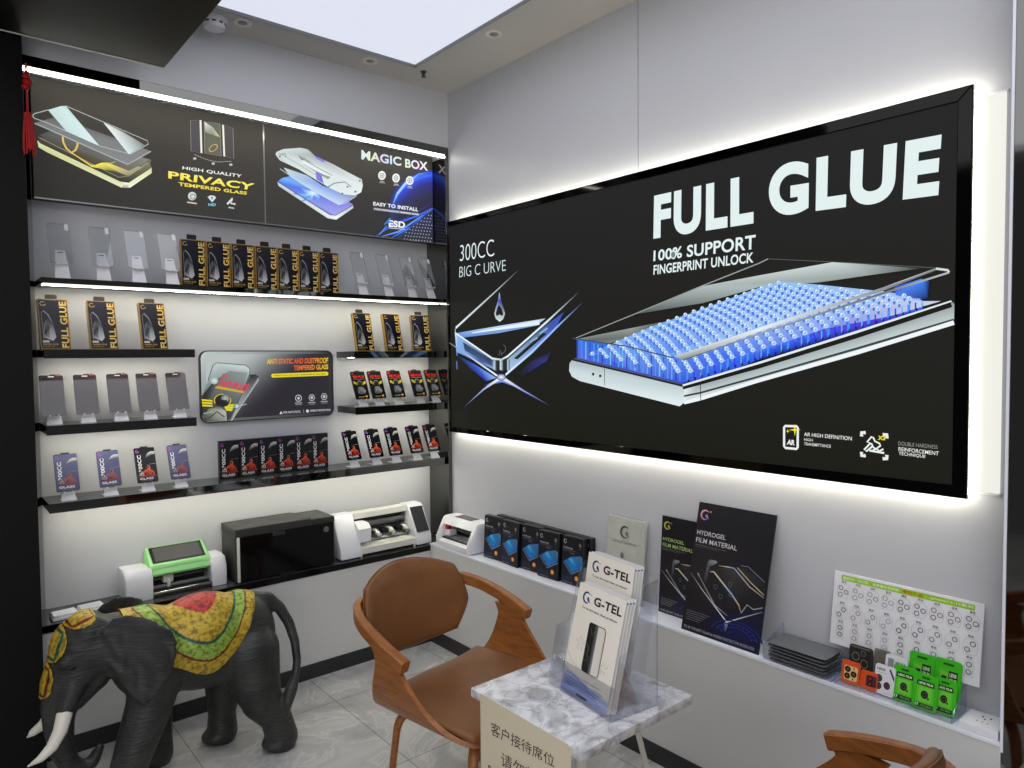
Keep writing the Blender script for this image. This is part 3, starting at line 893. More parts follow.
A.text('FINGERPRINT UNLOCK', [(35, 573), (302, 540), (303, 512), (36, 547)], wh, .022, f_)
A.disc(88, 519, 6, 10, (110, 130, 134), f_, 10); A.ring(88, 519, 8, 12, .3, wh, f_, 12)
a_ = mm(A_)
A.text('300CC', [(63, 196), (173, 179), (172, 125), (64, 145)], (226, 238, 242), -.012, a_)
A.text('BIG C URVE', [(61, 248), (210, 226), (210, 191), (62, 214)], (214, 228, 232), -.012, a_)
e_ = mm(E_)
A.text('AR HIGH DEFINITION', [(183, 140), (440, 165), (441, 144), (184, 120)], (240, 244, 240), .004, e_)
A.text('HIGH', [(183, 166), (230, 170), (230, 156), (184, 151)], (230, 234, 230), .004, e_)
A.text('TRANSMITTANCE', [(183, 190), (327, 204), (328, 188), (184, 174)], (230, 234, 230), .004, e_)
A.text('DOUBLE HARDNESS', [(691, 190), (903, 211), (904, 190), (692, 169)], (150, 154, 148), -.004, e_)
A.text('REINFORCEMENT', [(692, 220), (908, 245), (910, 224), (693, 199)], (240, 244, 240), .004, e_)
A.text('TECHNIQUE', [(693, 245), (836, 262), (838, 242), (694, 224)], (240, 244, 240), .004, e_)
A.line([(82, 86), (145, 88), (150, 96), (149, 202), (143, 210), (82, 204), (76, 196), (76, 92)], .0075, (236, 240, 236), e_, closed=True)
A.text('AR', [(90, 186), (133, 191), (134, 162), (96, 158)], (236, 240, 236), .05, e_)
for cx, cy, R in ((134, 107, 32), (96, 114, 13)):
    A.poly([q for k in range(4) for q in ((cx+R*cos(k*pi/2), cy+R*1.05*sin(k*pi/2)), (cx+R*.2*cos(k*pi/2+pi/4), cy+R*.2*sin(k*pi/2+pi/4)))], (246, 236, 20), e_)
for x, y, dx, dy in ((494, 122, 1, 1), (630, 133, -1, 1), (494, 246, 1, -1), (630, 262, -1, -1)):
    A.line([(x+22*dx, y), (x, y), (x, y+20*dy)], .010, (234, 238, 234), e_)
A.line([(524, 172), (548, 144), (558, 150), (566, 168), (590, 180), (596, 192), (572, 210), (556, 200), (548, 182)], .005, (234, 238, 234), e_, closed=True)
A.line([(543, 178), (508, 214), (520, 222), (556, 194)], .005, (234, 238, 234), e_)
A.line([(536, 218), (616, 232)], .006, (234, 238, 234), e_); A.line([(556, 216), (574, 208), (590, 222), (612, 210)], .005, (234, 238, 234), e_)
A.text('X2', [(582, 160), (622, 163), (623, 140), (584, 138)], (240, 226, 30), .05, e_)
# drop falling on a glass edge
b_ = mm(B_)
A.line([(60, 318), (200, 190), (300, 98), (405, 0)], [.012, .010, .006, .002], [(226, 240, 244), (190, 204, 206), (170, 186, 190), (60, 66, 64)], b_)
A.poly([(64, 346), (300, 306), (552, 266), (505, 305), (300, 345), (80, 374)], [(110, 160, 226), (190, 220, 250), (200, 220, 240), (130, 160, 210), (150, 190, 240), (80, 130, 210)], b_)
A.line([(150, 345), (520, 288)], [.004, .02], [(240, 250, 255), (226, 240, 250)], b_)
A.poly([(272, 240), (280, 205), (292, 165), (300, 120), (308, 165), (322, 205), (330, 240), (322, 268), (302, 284), (280, 268)], [(220, 230, 235), (150, 160, 170), (80, 90, 180), (200, 215, 220), (70, 80, 170), (90, 100, 110), (210, 222, 226), (190, 205, 210), (236, 244, 246), (200, 214, 218)], b_)
A.poly([(280, 240), (288, 210), (298, 190), (312, 212), (321, 240), (316, 252), (300, 244), (286, 254)], (26, 28, 24), b_)
A.poly([(55, 340), (265, 487), (285, 552), (180, 505), (66, 450)], [(150, 196, 240), (60, 80, 110), (150, 190, 236), (70, 90, 150), (120, 176, 240)], b_)
A.poly([(100, 395), (255, 495), (262, 530), (110, 440)], [(50, 66, 90), (40, 48, 60), (70, 90, 140), (56, 74, 120)], b_)
A.line([(58, 322), (58, 345), (262, 486), (310, 492), (345, 474), (560, 285), (735, 122)], [.006, .008, .010, .009, .010, .010, .002], [(180, 204, 220), (236, 246, 250), (226, 238, 242), (190, 200, 204), (230, 242, 246), (220, 236, 244), (60, 70, 80)], b_)
A.line([(60, 345), (68, 470)], [.012, .006], [(226, 244, 255), (110, 160, 240)], b_)
A.poly([(345, 490), (560, 300), (655, 230), (600, 335), (470, 455), (345, 565)], [(150, 180, 200), (60, 90, 140), (60, 80, 190), (60, 90, 200), (110, 150, 220), (170, 200, 240)], b_)
A.poly([(380, 485), (540, 345), (560, 350), (400, 490)], (28, 32, 34), b_)
for a1, a2 in (((470, 395), (510, 370)), ((522, 350), (565, 318)), ((420, 440), (440, 425))):
    A.line([a1, a2], .012, (96, 130, 170), b_); A.line([a1, a2], .004, (170, 210, 240), b_)
A.line([(335, 575), (480, 450), (620, 310), (758, 178)], [.010, .012, .009, .002], [(226, 242, 255), (170, 206, 255), (150, 180, 240), (50, 60, 90)], b_)
A.poly([(268, 490), (300, 500), (345, 488), (350, 545), (318, 556), (282, 548)], (34, 40, 44), b_)
for x0, x1, c in ((270, 284, (210, 230, 240)), (304, 322, (226, 244, 250)), (344, 358, (200, 222, 236))):
    A.poly([(x0, 492), (x1, 494), (x1, 552), (x0, 548)], [c, (40, 50, 56), (60, 80, 90), c], b_)
A.poly([(75, 470), (170, 520), (285, 592), (230, 610), (140, 540)], [(30, 40, 90), (60, 100, 200), (150, 190, 250), (40, 60, 180), (30, 44, 110)], b_)
A.line([(28, 400), (160, 490), (306, 592)], [.005, .009, .010], [(120, 130, 150), (190, 206, 240), (240, 250, 255)], b_)
A.poly([(390, 580), (480, 500), (590, 445), (560, 500), (440, 580)], [(22, 24, 20), (40, 44, 90), (26, 28, 40), (50, 52, 130), (24, 26, 40)], b_)
A.poly([(210, 640), (310, 592), (410, 650), (318, 616)], [(30, 34, 60), (200, 220, 255), (34, 40, 90), (90, 110, 220)], b_)
A.line([(312, 588), (215, 655), (108, 752)], [.016, .008, .002], [(250, 252, 255), (160, 180, 236), (40, 48, 80)], b_)
A.line([(312, 588), (430, 660), (575, 742)], [.016, .009, .002], [(250, 252, 255), (140, 156, 220), (50, 54, 90)], b_)
A.disc(312, 588, 26, 18, (250, 252, 255), b_, 14, edge=(70, 90, 160))
A.ring(310, 432, 28, 28, .12, (90, 110, 116), b_, 12, radians(-60), radians(80)); A.line([(300, 470), (306, 440), (318, 470)], .003, (120, 140, 146), b_)
A.line([(68, 500), (70, 545)], .006, (120, 150, 240), b_)
# phone with gel beads
c_ = mm(C_); d_ = mm(D_)
cp = lambda x, y: C_(x, y); dp = lambda x, y: D_(x, y)
A.poly([cp(335, 292), cp(640, 165), dp(0, 130), dp(380, 62), dp(825, 95), dp(560, 130), dp(300, 168), dp(0, 190), cp(650, 240)], [(70, 76, 72), (176, 188, 186), (170, 182, 180), (206, 218, 216), (60, 64, 62), (150, 160, 158), (120, 130, 128), (170, 184, 184), (120, 130, 130)])
A.poly([cp(80, 402), cp(330, 352), cp(480, 322), cp(330, 392), cp(200, 430), cp(120, 412)], [(130, 136, 132), (150, 158, 154), (60, 64, 60), (110, 118, 118), (130, 140, 140), (90, 96, 94)])
A.line([cp(75, 398), cp(340, 290), cp(640, 165), dp(0, 68), dp(45, 46)], .004, (150, 158, 158))
A.line([dp(45, 46), dp(380, 62), dp(900, 92)], .002, (90, 96, 94))
# blue gel block
A.poly([cp(80, 405), cp(130, 412), cp(300, 435), cp(545, 492), cp(565, 604), cp(330, 548), cp(80, 488)], [(60, 130, 240), (50, 110, 220), (40, 70, 160), (60, 110, 210), (36, 70, 220), (60, 90, 220), (90, 110, 230)])
A.poly([cp(150, 462), cp(270, 410), cp(430, 340), cp(600, 285), cp(900, 172), dp(110, 162), dp(330, 180), dp(560, 205), dp(800, 232), dp(835, 262), dp(840, 300), dp(560, 385), dp(300, 470), dp(0, 560), cp(700, 575), cp(560, 600), cp(330, 545)],
       [(70, 110, 220), (120, 170, 240), (110, 160, 240), (120, 170, 240), (130, 180, 245), (140, 190, 245), (130, 180, 240), (150, 195, 245), (120, 160, 235), (170, 190, 240), (50, 70, 210), (60, 70, 210), (50, 80, 220), (40, 90, 235), (40, 80, 220), (60, 90, 220), (90, 120, 230)])
A.poly([cp(500, 470), cp(900, 300), dp(60, 330), dp(420, 250), dp(560, 215), dp(300, 300), dp(0, 400), cp(560, 492)], [(120, 170, 240), (170, 205, 248), (176, 208, 248), (180, 208, 246), (190, 212, 246), (150, 180, 240), (140, 180, 240), (110, 160, 236)])
A.poly([dp(640, 245), dp(835, 262), dp(930, 262), dp(700, 330), dp(560, 370), dp(330, 400)], [(190, 205, 240), (196, 206, 236), (210, 216, 230), (180, 196, 232), (140, 150, 225), (120, 130, 225)])
A.poly([dp(690, 190), dp(830, 148), dp(870, 160), dp(862, 248), dp(800, 250), dp(700, 232)], [(40, 70, 200), (60, 140, 250), (22, 40, 110), (24, 40, 110), (60, 120, 240), (80, 120, 230)])
A.poly([dp(330, 405), dp(640, 345), dp(840, 300), dp(780, 345), dp(300, 472), dp(0, 562), dp(0, 520)], [(70, 60, 220), (80, 60, 220), (40, 90, 235), (30, 60, 200), (24, 44, 170), (24, 50, 180), (50, 100, 240)])
A.up()
for k in range(26):
    x = 84+k*18.5; A.line([cp(x, 408+k*3.6), cp(x, 484+k*4.4)], .0035 if k % 2 else .006, (50+k % 3*30, 120+k % 3*40, 246) if k % 3 else (30, 60, 190), up=False)
for k in range(36):
    f = k/35; x, y = C_(585+f*10, 590)
    q0 = Vector(C_(580, 596)); q1 = Vector(D_(835, 300)); q = q0.lerp(q1, f)
    A.line([(q.x, q.y-11+f*3), (q.x, q.y-1)], .004+.004*(k % 3 == 0), ((60, 150, 250), (30, 60, 220), (110, 180, 250))[k % 3], up=False)
    A.rect(q.x, q.y-2.6, q.x+1.9, q.y+.2, (26, 30, 60), up=False)
# beads
P00, P10, P11, P01 = Vector(C_(150, 468)), Vector(C_(570, 552)), Vector(D_(795, 240)), Vector(D_(100, 168))
A.up(); bead = []
NU, NV = 13, 22
for iv in range(NV+1):
    for iu in range(NU+1):
        u = iu/NU; v = (iv+(.5 if iu % 2 else 0))/NV
        if v > 1:
            continue
        q = P00*(1-u)*(1-v)+P10*u*(1-v)+P11*u*v+P01*(1-u)*v
        q = q+Vector((0, -5*sin(pi*u)*sin(pi*v)-3.5*(1-u)*sin(pi*v)))
        bead.append((q, u, v))
for q, u, v in bead:
    A.line([(q.x-3, q.y+1.5), (q.x, q.y), (q.x+4, q.y+.6)], .0022, (150, 190, 245), up=False)
A.up()
for q, u, v in bead:
    A.disc(q.x+.5, q.y+3.4, 1.4, 2.6, (70, 120, 226), n=6, up=False)
A.up()
for q, u, v in bead:
    r = 2.5-.5*(1-u)
    A.disc(q.x, q.y, r, r, (96, 150, 238), n=10, up=False, edge=(206, 232, 252))
A.up()
for q, u, v in bead:
    A.disc(q.x-.8, q.y-.8, .8, .8, (250, 254, 255), n=6, up=False)
A.poly([cp(520, 480), dp(0, 398), dp(300, 300), dp(640, 190), dp(905, 93), dp(935, 95), dp(640, 208), dp(300, 318), dp(0, 418), cp(560, 498)], [(190, 200, 204), (236, 242, 244), (244, 248, 248), (226, 232, 232), (150, 156, 156), (70, 74, 74), (120, 130, 140), (200, 210, 226), (226, 234, 240), (120, 126, 130)])
A.line([cp(560, 498), dp(0, 430), dp(640, 220), dp(972, 116)], [.003, .005, .007, .005], [(60, 64, 70), (150, 158, 164), (110, 116, 120), (190, 194, 192)])
A.line([dp(905, 96), dp(965, 104), dp(972, 116)], .006, (214, 220, 218))
A.line([cp(62, 400), cp(300, 434), cp(520, 488)], .0045, (66, 76, 84))
# metal body
A.poly([cp(62, 494), cp(565, 614), cp(568, 640), cp(566, 690), cp(545, 706), cp(95, 592), cp(58, 572), cp(46, 545), cp(48, 512)], [(176, 190, 194), (190, 204, 208), (214, 226, 228), (222, 234, 236), (226, 238, 240), (212, 226, 230), (196, 210, 214), (206, 220, 224), (180, 194, 198)])
A.line([cp(60, 494), cp(300, 550), cp(566, 614)], .010, (30, 34, 38)); A.line([cp(70, 490), cp(560, 606)], .004, (90, 96, 120))
A.line([cp(206, 536), cp(207, 612)], .003, (60, 66, 70))
for x, y in ((155, 561), (187, 569)):
    A.disc(x, y, 6, 7, (44, 50, 54), c_, 10)
A.poly([cp(566, 616), cp(640, 600), dp(0, 582), dp(500, 425), dp(985, 262), dp(1000, 276), dp(998, 372), dp(500, 530), dp(0, 672), cp(640, 680), cp(566, 694)],
       [(230, 240, 242), (150, 160, 164), (120, 130, 134), (130, 140, 144), (120, 128, 130), (150, 160, 160), (200, 212, 212), (214, 226, 228), (206, 218, 222), (210, 220, 224), (226, 236, 238)])
A.line([cp(560, 622), dp(0, 596), dp(500, 440), dp(985, 280)], .014, (18, 20, 18))
A.line([cp(560, 612), dp(0, 578), dp(500, 420), dp(985, 262)], [.007, .007, .007, .004], (232, 240, 242))
A.line([cp(566, 660), cp(640, 645), dp(0, 648), dp(500, 505), dp(998, 358)], .007, (58, 64, 66))
A.line([cp(566, 690), cp(640, 672), dp(0, 668), dp(500, 526), dp(998, 372)], .012, (240, 246, 248))
A.line([cp(640, 604), cp(642, 680)], .003, (40, 44, 48))
A.build('screen', 'glow', t, (0, .0045, 0))

t = thing('wall_light_bar', 'tall white glowing light bar on the wall right of the big sign', 'light bar', (0, -2.49, 1.65), -pi/2)
b = MB(); b.bb(-.028, .030, -.012, 0, -.525, .525, .003, 2); b.build('diffuser', 'led_bar', t)
b = MB(); b.bb(-.031, .033, -.006, 0, .525, .531); b.build('end_cap', 'white', t); b = MB(); b.bb(-.031, .033, -.006, 0, -.531, -.525); b.build('end_cap', 'white', t)
# ================================================================== GOODS ON THE SHELVES
ORD = ['first', 'second', 'third', 'fourth', 'fifth', 'sixth', 'seventh', 'eighth']


def rr_pts(w, h, r, n=4, z0=0):
    pts = []
    for cx, cz, a0 in ((w/2-r, z0+h-r, 0), (-w/2+r, z0+h-r, pi/2), (-w/2+r, z0+r, pi), (w/2-r, z0+r, 1.5*pi)):
        for i in range(n+1):
            a = a0+pi/2*i/n; pts.append((cx+r*cos(a), cz+r*sin(a)))
    return pts


# --- white bent-acrylic display stand
TILT = radians(-23)


def stand_mesh(hl=.031):
    b = MB(); k = hl-.031
    b.bb(-.026, .026, -.030, .030, 0, .0022)
    b.hexa([(-.026, -.030, .001), (.026, -.030, .001), (.026, -.0275, .001), (-.026, -.0275, .001), (-.021, -.006, .031+k), (.021, -.006, .031+k), (.021, -.0035, .031+k), (-.021, -.0035, .031+k)])
    b.bb(-.021, .021, -.030, -.0035, .0295+k, .0315+k)
    for x in (-.017, .011):
        b.bb(x, x+.006, -.030, -.028, .0315+k, .037+k)
    b.hexa([(-.021, -.006, .031+k), (.021, -.006, .031+k), (.021, -.0035, .031+k), (-.021, -.0035, .031+k), (-.0165, .0185, .086+k), (.0165, .0185, .086+k), (.0165, .021, .086+k), (-.0165, .021, .086+k)])
    b.mi = 1
    b.hexa([(-.009, .0128, .0755+k), (.009, .0128, .0755+k), (.009, .0134, .0755+k), (-.009, .0134, .0755+k), (-.009, .0146, .0795+k), (.009, .0146, .0795+k), (.009, .0152, .0795+k), (-.009, .0152, .0795+k)])
    me = b.mesh('display_stand'); me.materials.append(MT['stand']); me.materials.append(MT['grey'])
    return me


ST = stand_mesh(); ST1 = stand_mesh(.058)


def stand(x, y, z, label, group, rz=0, me=None):
    o = link('display_stand', me or ST, None, (x, y, z), (0, 0, rz)); return tag(o, label, 'stand', group)


def on_stand(x, y, z, hl=.031):
    return (x, y-.0155, z+hl+.0015)


# --- clear glass protector
b = MB(); b.prism(rr_pts(.074, .172, .006), -.0022, 0, 'y', side=1)
GL = b.mesh('glass_protector', 0); GL.materials.append(MT['clear']); GL.materials.append(MT['glass_edge'])
b = MB(); b.bb(.020, .033, -.0027, -.0023, .145, .173); GT = b.mesh('peel_tab', 0); GT.materials.append(MT['stand'])


def clear_glass(x, y, z, label, group, tilt=TILT):
    t = thing('glass_protector', label, 'screen protector', on_stand(x, y, z, .058), group=group, rot=(tilt, 0, 0))
    link('pane', GL, t); link('peel_tab', GT, t)


row = [-1.754, -1.616, -1.490, -1.365]
for i, x in enumerate(row):
    w = 'leftmost' if i == 0 else ORD[i]
    clear_glass(x, .07, R1, f'clear glass protector on a white stand, {w} from left on the top shelf' if i else 'clear glass protector on the top shelf, nearest the black pillar', 'clear glass panes left of the boxes on the top shelf')
    stand(x, .07, R1, f'white stand under the {ORD[i]} clear glass pane from the left on the top shelf', 'white stands left of the boxes on the top shelf', me=ST1)
for i, x in enumerate([-.485, -.340, -.201, -.085]):
    clear_glass(x, .07, R1, f'clear glass screen protector right of the boxes on the top shelf, {ORD[i]} from the boxes', 'clear glass panes right of the boxes on the top shelf')
    stand(x, .07, R1, f'white stand right of the boxes on the top shelf, {ORD[i]} from the boxes', 'white stands right of the boxes on the top shelf', me=ST1)


# --- black and gold box
def full_glue_meshes(W, Hh, Dp):
    b = MB(); b.bb(-W/2, W/2, 0, Dp, 0, Hh, .0015, 1); b.mi = 0
    body = b.mesh('box'); body.materials.append(MT['gold_card'])
    A = Art(lambda x, y: ((x-.5)*W, y*Hh), .00015)
    A.rect(.0, .0, 1, 1, (170, 132, 62)); A.poly([(.03, .018), (.97, .018), (.97, .985), (.03, .985)], [(24, 22, 26), (14, 13, 18), (30, 30, 42), (38, 38, 50)])
    A.logo(.15, .91, .075, (214, 176, 96)) if False else A.ring(.16, .905, .085, .045, .28, (206, 168, 92), a0=radians(40), a1=radians(330))
    A.poly([(.22, .885), (.27, .905), (.25, .86)], (206, 168, 92))
    A.line([(.07, .70), (.18, .76), (.32, .68), (.42, .55), (.50, .34)], [.001, .003, .004, .004, .002], [(90, 90, 100), (190, 190, 196), (150, 150, 158), (110, 110, 118), (60, 60, 66)])
    A.poly([(.10, .24), (.42, .17), (.53, .24), (.46, .50), (.30, .62), (.16, .52)], [(120, 120, 124), (214, 214, 216), (196, 196, 200), (70, 70, 78), (30, 30, 38), (90, 90, 98)])
    A.poly([(.14, .30), (.30, .22), (.34, .45), (.22, .58)], [(36, 36, 42), (150, 150, 154), (44, 44, 50), (110, 110, 114)])
    A.line([(.12, .20), (.10, .70)], .0014, (150, 150, 156)); A.line([(.12, .20), (.5, .13)], .001, (120, 120, 126))
    A.rect(.08, .135, .30, .175, (206, 204, 198)); A.tbox('TEMPERED GLASS', .08, .085, .58, .115, (196, 158, 84), .03); A.tbox('PREMIUM', .08, .045, .45, .07, (150, 124, 76), .02)
    A.text('FULL GLUE', [(.95, .03), (.95, .955), (.70, .955), (.70, .03)], (226, 182, 84), .03, col2=(246, 214, 130))
    front = A.mesh('front'); front.materials.append(MT['print_gloss'])
    b = MB(); b.prism([(-.19*W, Hh-.004), (.17*W, Hh-.004), (.20*W, Hh), (.20*W, Hh+.020), (.17*W, Hh+.024), (-.17*W, Hh+.024), (-.20*W, Hh+.020), (-.20*W, Hh)], Dp-.003, Dp-.001, 'y')
    tab = b.mesh('hang_tab'); tab.materials.append(MT['card_black'])
    return body, front, tab


FG = full_glue_meshes(.099, .198, .022)


def fg_box(x, y, z, label, group, tilt=0, rz=0, tab=True):
    t = thing('protector_box', label, 'box', (x, y, z), group=group, rot=(tilt, 0, rz))
    link('carton', FG[0], t); link('front_print', FG[1], t, (0, -.0002, 0))
    if tab:
        link('hang_tab', FG[2], t)
    return t


e = [-1.325, -1.223, -1.118, -1.013, -.907, -.809, -.707, -.605]
for i in range(7):
    fg_box((e[i]+e[i+1])/2, .07, R1, f'gold edged black box, {ORD[i]} from left of seven side by side on top shelf', 'black and gold boxes in a row on the top shelf')
for i, x in enumerate([-1.780, -1.617, -1.433]):
    fg_box(x, .06, R2, 'gold edged black box ' + ['nearest the pillar, left of three above the tinted panes', 'in the middle of three above the tinted panes', 'right of three above the tinted panes'][i], 'spaced black and gold boxes on the left short shelf', radians(-13), radians(4))
for i, x in enumerate([-.468, -.300, -.138]):
    fg_box(x, .06, R2-.01, 'gold edged black box ' + ['left of three above the red lettered packs', 'without hang tab, middle of three above the red lettered packs', 'right of three above the red lettered packs'][i], 'spaced black and gold boxes on the right short shelf', radians(-13), radians((2, 3, -14)[i]), tab=i != 1)

# --- tinted privacy glass panes
b = MB(); b.prism(rr_pts(.080, .164, .007), -.0016, 0, 'y', side=1)
PG = b.mesh('tinted_pane', 0); PG.materials.append(MT['privacy']); PG.materials.append(MT['glass_edge'])
A = Art(None, .0001); A.rrect(-.010, .1555, .010, .1595, .0019, (206, 206, 210)); A.rect(.018, .1605, .030, .168, (150, 84, 66)); A.rect(-.004, .1625, .016, .167, (60, 40, 36))
PT = A.mesh('top_marks'); PT.materials.append(MT['print'])
for i, x in enumerate([-1.793, -1.680, -1.565, -1.458, -1.344]):
    t = thing('tinted_glass', f'dark tinted glass pane, {ORD[i]} from the left on the short left shelf', 'screen protector', on_stand(x, .09, R3), group='tinted glass panes on the short left shelf', rot=(radians(-20), 0, 0))
    link('pane', PG, t); link('edge_marks', PT, t, (0, -.0018, 0))
    stand(x, .09, R3, f'white stand under the {ORD[i]} tinted pane from the left', 'white stands under the tinted panes')


# --- packs with space scene, packs with pilot
def space_art(A, W, Hh, pale=False):
    m = lambda x, y: ((x-.5)*W, y*Hh)
    bg = [(78, 80, 116), (66, 66, 104), (84, 86, 122), (92, 96, 130)] if pale else [(16, 15, 20), (12, 12, 15), (16, 18, 22), (20, 18, 26)]
    A.poly([(.01, .01), (.99, .01), (.99, .99), (.01, .99)], bg, m)
    A.ring(.15, .90, .085, .05, .45, (226, 40, 96), m, a0=radians(60), a1=radians(340), col2=(60, 80, 220)); A.disc(.2, .89, .03, .02, (70, 110, 226), m, 8)
    c = (206, 208, 206) if not pale else (206, 206, 210)
    A.poly([(.50, .69), (.56, .77), (.66, .84), (.80, .875), (.98, .87), (.98, .79), (.80, .775), (.66, .73)], [(60, 60, 64), (150, 150, 146), c, c, c, (120, 120, 118), (96, 96, 96), (40, 40, 44)], m)
    A.line([(.5, .5), (.98, .52)], [.0004, .0014], (150, 152, 150), m)
    A.text('300CC', [(.30, .30), (.30, .79), (.12, .79), (.12, .30)], (226, 228, 230), .03, m)
    k = .55 if pale else 1
    mixc = lambda c: tuple(int(c[i]*k+(84, 84, 118)[i]*(1-k)) for i in range(3))
    A.poly([(.08, .15), (.92, .15), (.95, .18), (.80, .225), (.55, .21), (.30, .225), (.06, .19)], [mixc(c) for c in ((120, 26, 22), (150, 40, 34), (90, 20, 20), (176, 52, 38), (140, 36, 30), (190, 60, 44), (100, 24, 22))], m)
    A.poly([(.46, .20), (.72, .20), (.74, .30), (.66, .385), (.52, .385), (.44, .31)], [mixc(c) for c in ((90, 24, 20), (150, 44, 28), (206, 72, 36), (220, 96, 54), (190, 66, 40), (160, 50, 34))], m)
    A.line([(.50, .35), (.36, .29), (.22, .27)], [.008, .007, .005], mixc((212, 84, 50)), m); A.line([(.68, .34), (.80, .28), (.84, .22)], [.008, .007, .005], mixc((196, 66, 38)), m)
    A.disc(.60, .42, .085, .05, mixc((222, 112, 72)), m, 14); A.disc(.585, .42, .055, .03, mixc((40, 30, 30)), m, 10)
    A.poly([(.10, .20), (.34, .19), (.36, .245), (.26, .285), (.14, .26)], [mixc(c) for c in ((150, 130, 124), (190, 172, 164), (206, 190, 182), (226, 214, 206), (170, 150, 144))], m)
    A.disc(.28, .23, .04, .02, mixc((60, 40, 40)), m, 8)
    A.tbox('GLASS', .12, .075, .78, .135, (224, 224, 228), .03, mp=m); A.tbox('ANTI STATIC', .22, .035, .7, .06, (130, 130, 138), .02, mp=m)


def pilot_art(A, W, Hh):
    m = lambda x, y: ((x-.5)*W, y*Hh)
    A.poly([(.01, .01), (.99, .01), (.99, .99), (.01, .99)], [(20, 22, 26), (14, 14, 18), (16, 16, 18), (24, 24, 28)], m)
    A.ring(.13, .92, .06, .03, .5, (226, 50, 60), m)
    A.tbox('ESD PLUS', .12, .76, .92, .85, (216, 34, 34), .03, mp=m); A.line([(.12, .715), (.9, .715)], .0016, (180, 150, 50), m)
    for sx in (1, -1):
        for k in range(3):
            A.line([(.5+sx*.16, .56-k*.03), (.5+sx*.42, .64-k*.035)], [.002, .004], (214, 190, 60), m)
    A.disc(.5, .56, .17, .085, (34, 36, 42), m, 14); A.ring(.5, .57, .18, .09, .2, (150, 152, 150), m, a0=radians(20), a1=radians(170))
    A.poly([(.2, .30), (.35, .44), (.65, .44), (.82, .28), (.7, .16), (.3, .16)], [(60, 64, 70), (110, 114, 118), (80, 84, 90), (130, 134, 138), (40, 42, 48), (50, 54, 60)], m)
    A.line([(.25, .2), (.5, .38), (.72, .22)], .002, (170, 174, 178), m)
    A.tbox('GLASS', .2, .055, .6, .09, (190, 160, 70), .04, mp=m); A.disc(.76, .085, .09, .04, (220, 150, 40), m, 10)


def pack_body(W, Hh):
    b = MB()
    pts = rr_pts(W, Hh, .006)
    b.prism(pts, 0, .006, 'y'); b.prism([(-.22*W, Hh-.004), (.22*W, Hh-.004), (.17*W, Hh+.006), (-.17*W, Hh+.006)], .002, .004, 'y')
    me = b.mesh('pack'); me.materials.append(MT['card_black']); return me


PW, PH = .078, .150
PB = pack_body(PW, PH)
A = Art(None, .0001); space_art(A, PW, PH, True); SPP = A.mesh('front_print'); SPP.materials.append(MT['print_gloss'])
A = Art(None, .0001); space_art(A, PW, PH); SPD = A.mesh('front_print'); SPD.materials.append(MT['print_gloss'])
A = Art(None, .0001); pilot_art(A, PW, PH); PIL = A.mesh('front_print'); PIL.materials.append(MT['print_gloss'])


def pack(x, y, z, art, label, group, tilt=TILT, rz=0, s=1):
    t = thing('protector_pack', label, 'pack', (x, y-.0235, z+.0372), group=group, rot=(radians(-25), 0, rz))
    link('card', PB, t); link('front_print', art, t, (0, -.0002, 0))


for i, x in enumerate([-1.757, -1.612, -1.477, -1.350]):
    pack(x, .075, R4, SPD if i == 2 else SPP, ['bluish space pack nearest the black pillar above the printers', 'bluish space pack second from the black pillar', 'darkest space pack of the four left of the row of boxes', 'bluish space pack closest to the row of six black boxes'][i], 'packs on stands left of the row of boxes', radians(-18))
    stand(x, .075, R4, f'white stand under the {ORD[i]} space pack from the black pillar', 'stands left of the row of boxes')
for i, x in enumerate([-.549, -.425, -.312, -.185, -.077]):
    pack(x, .068, R4, SPD, f'dark space pack on a stand, {ORD[i]} to the right of the six cartons', 'packs on stands right of the row of boxes', radians(-23))
    stand(x, .068, R4, f'white stand, {ORD[i]} to the right of the six black cartons', 'stands right of the row of boxes')
for i, x in enumerate([-.488, -.395, -.281, -.150, -.052]):
    pack(x, .085, R3+.002, PIL, f'black pack with red lettering, {ORD[i]} from left on the short right shelf', 'packs with red lettering on the short right shelf', radians(-25))
    stand(x, .085, R3+.002, f'white stand on the short right shelf, {ORD[i]} from its left end', 'stands on the short right shelf')

# --- six black boxes
BW, BH = .0855, .172
b = MB(); b.bb(-BW/2, BW/2, 0, .024, 0, BH, .001, 1); SB = b.mesh('carton'); SB.materials.append(MT['card_black'])
A = Art(None, .0001); space_art(A, BW, BH); SBA = A.mesh('front_print'); SBA.materials.append(MT['print'])
e = [-1.171, -1.083, -.996, -.905, -.820, -.736, -.653]
for i in range(6):
    t = thing('protector_carton', f'black carton with an astronaut in red, {ORD[i]} from the left of six side by side', 'box', ((e[i]+e[i+1])/2, .125, R4), group='row of six black cartons')
    link('carton', SB, t); link('front_print', SBA, t, (0, -.0002, 0))

# --- glowing advert plate on the recess wall
YA = REC-.022
L_ = crop(195, 335, 7.314)
ac = at(266.5, 386.5, y=YA)
pl = at(200.5, 390, y=YA).x-ac.x; pr = at(333.5, 390, y=YA).x-ac.x
zt = at(266, 350.5, y=YA).z-ac.z; zbm = at(266, 419.5, y=YA).z-ac.z
t = thing('advert_plate', 'rounded glowing advert plate for dustproof glass mounted between the short shelves', 'sign', (ac.x, YA, ac.z))
W_, H_ = pr-pl, zt-zbm
b = MB(); b.prism([(x+(pl+pr)/2, z) for x, z in rr_pts(W_, H_, .035, 6, zbm)], 0, .0222, 'y'); b.build('casing', 'black', t)
l_ = lambda x, y: (lambda q: (q.x-ac.x, q.z-ac.z))(at(*L_(x, y), y=YA))
A = Art(None, .0001)
pts = [(x+(pl+pr)/2, z) for x, z in rr_pts(W_-.008, H_-.008, .032, 6, zbm+.004)]
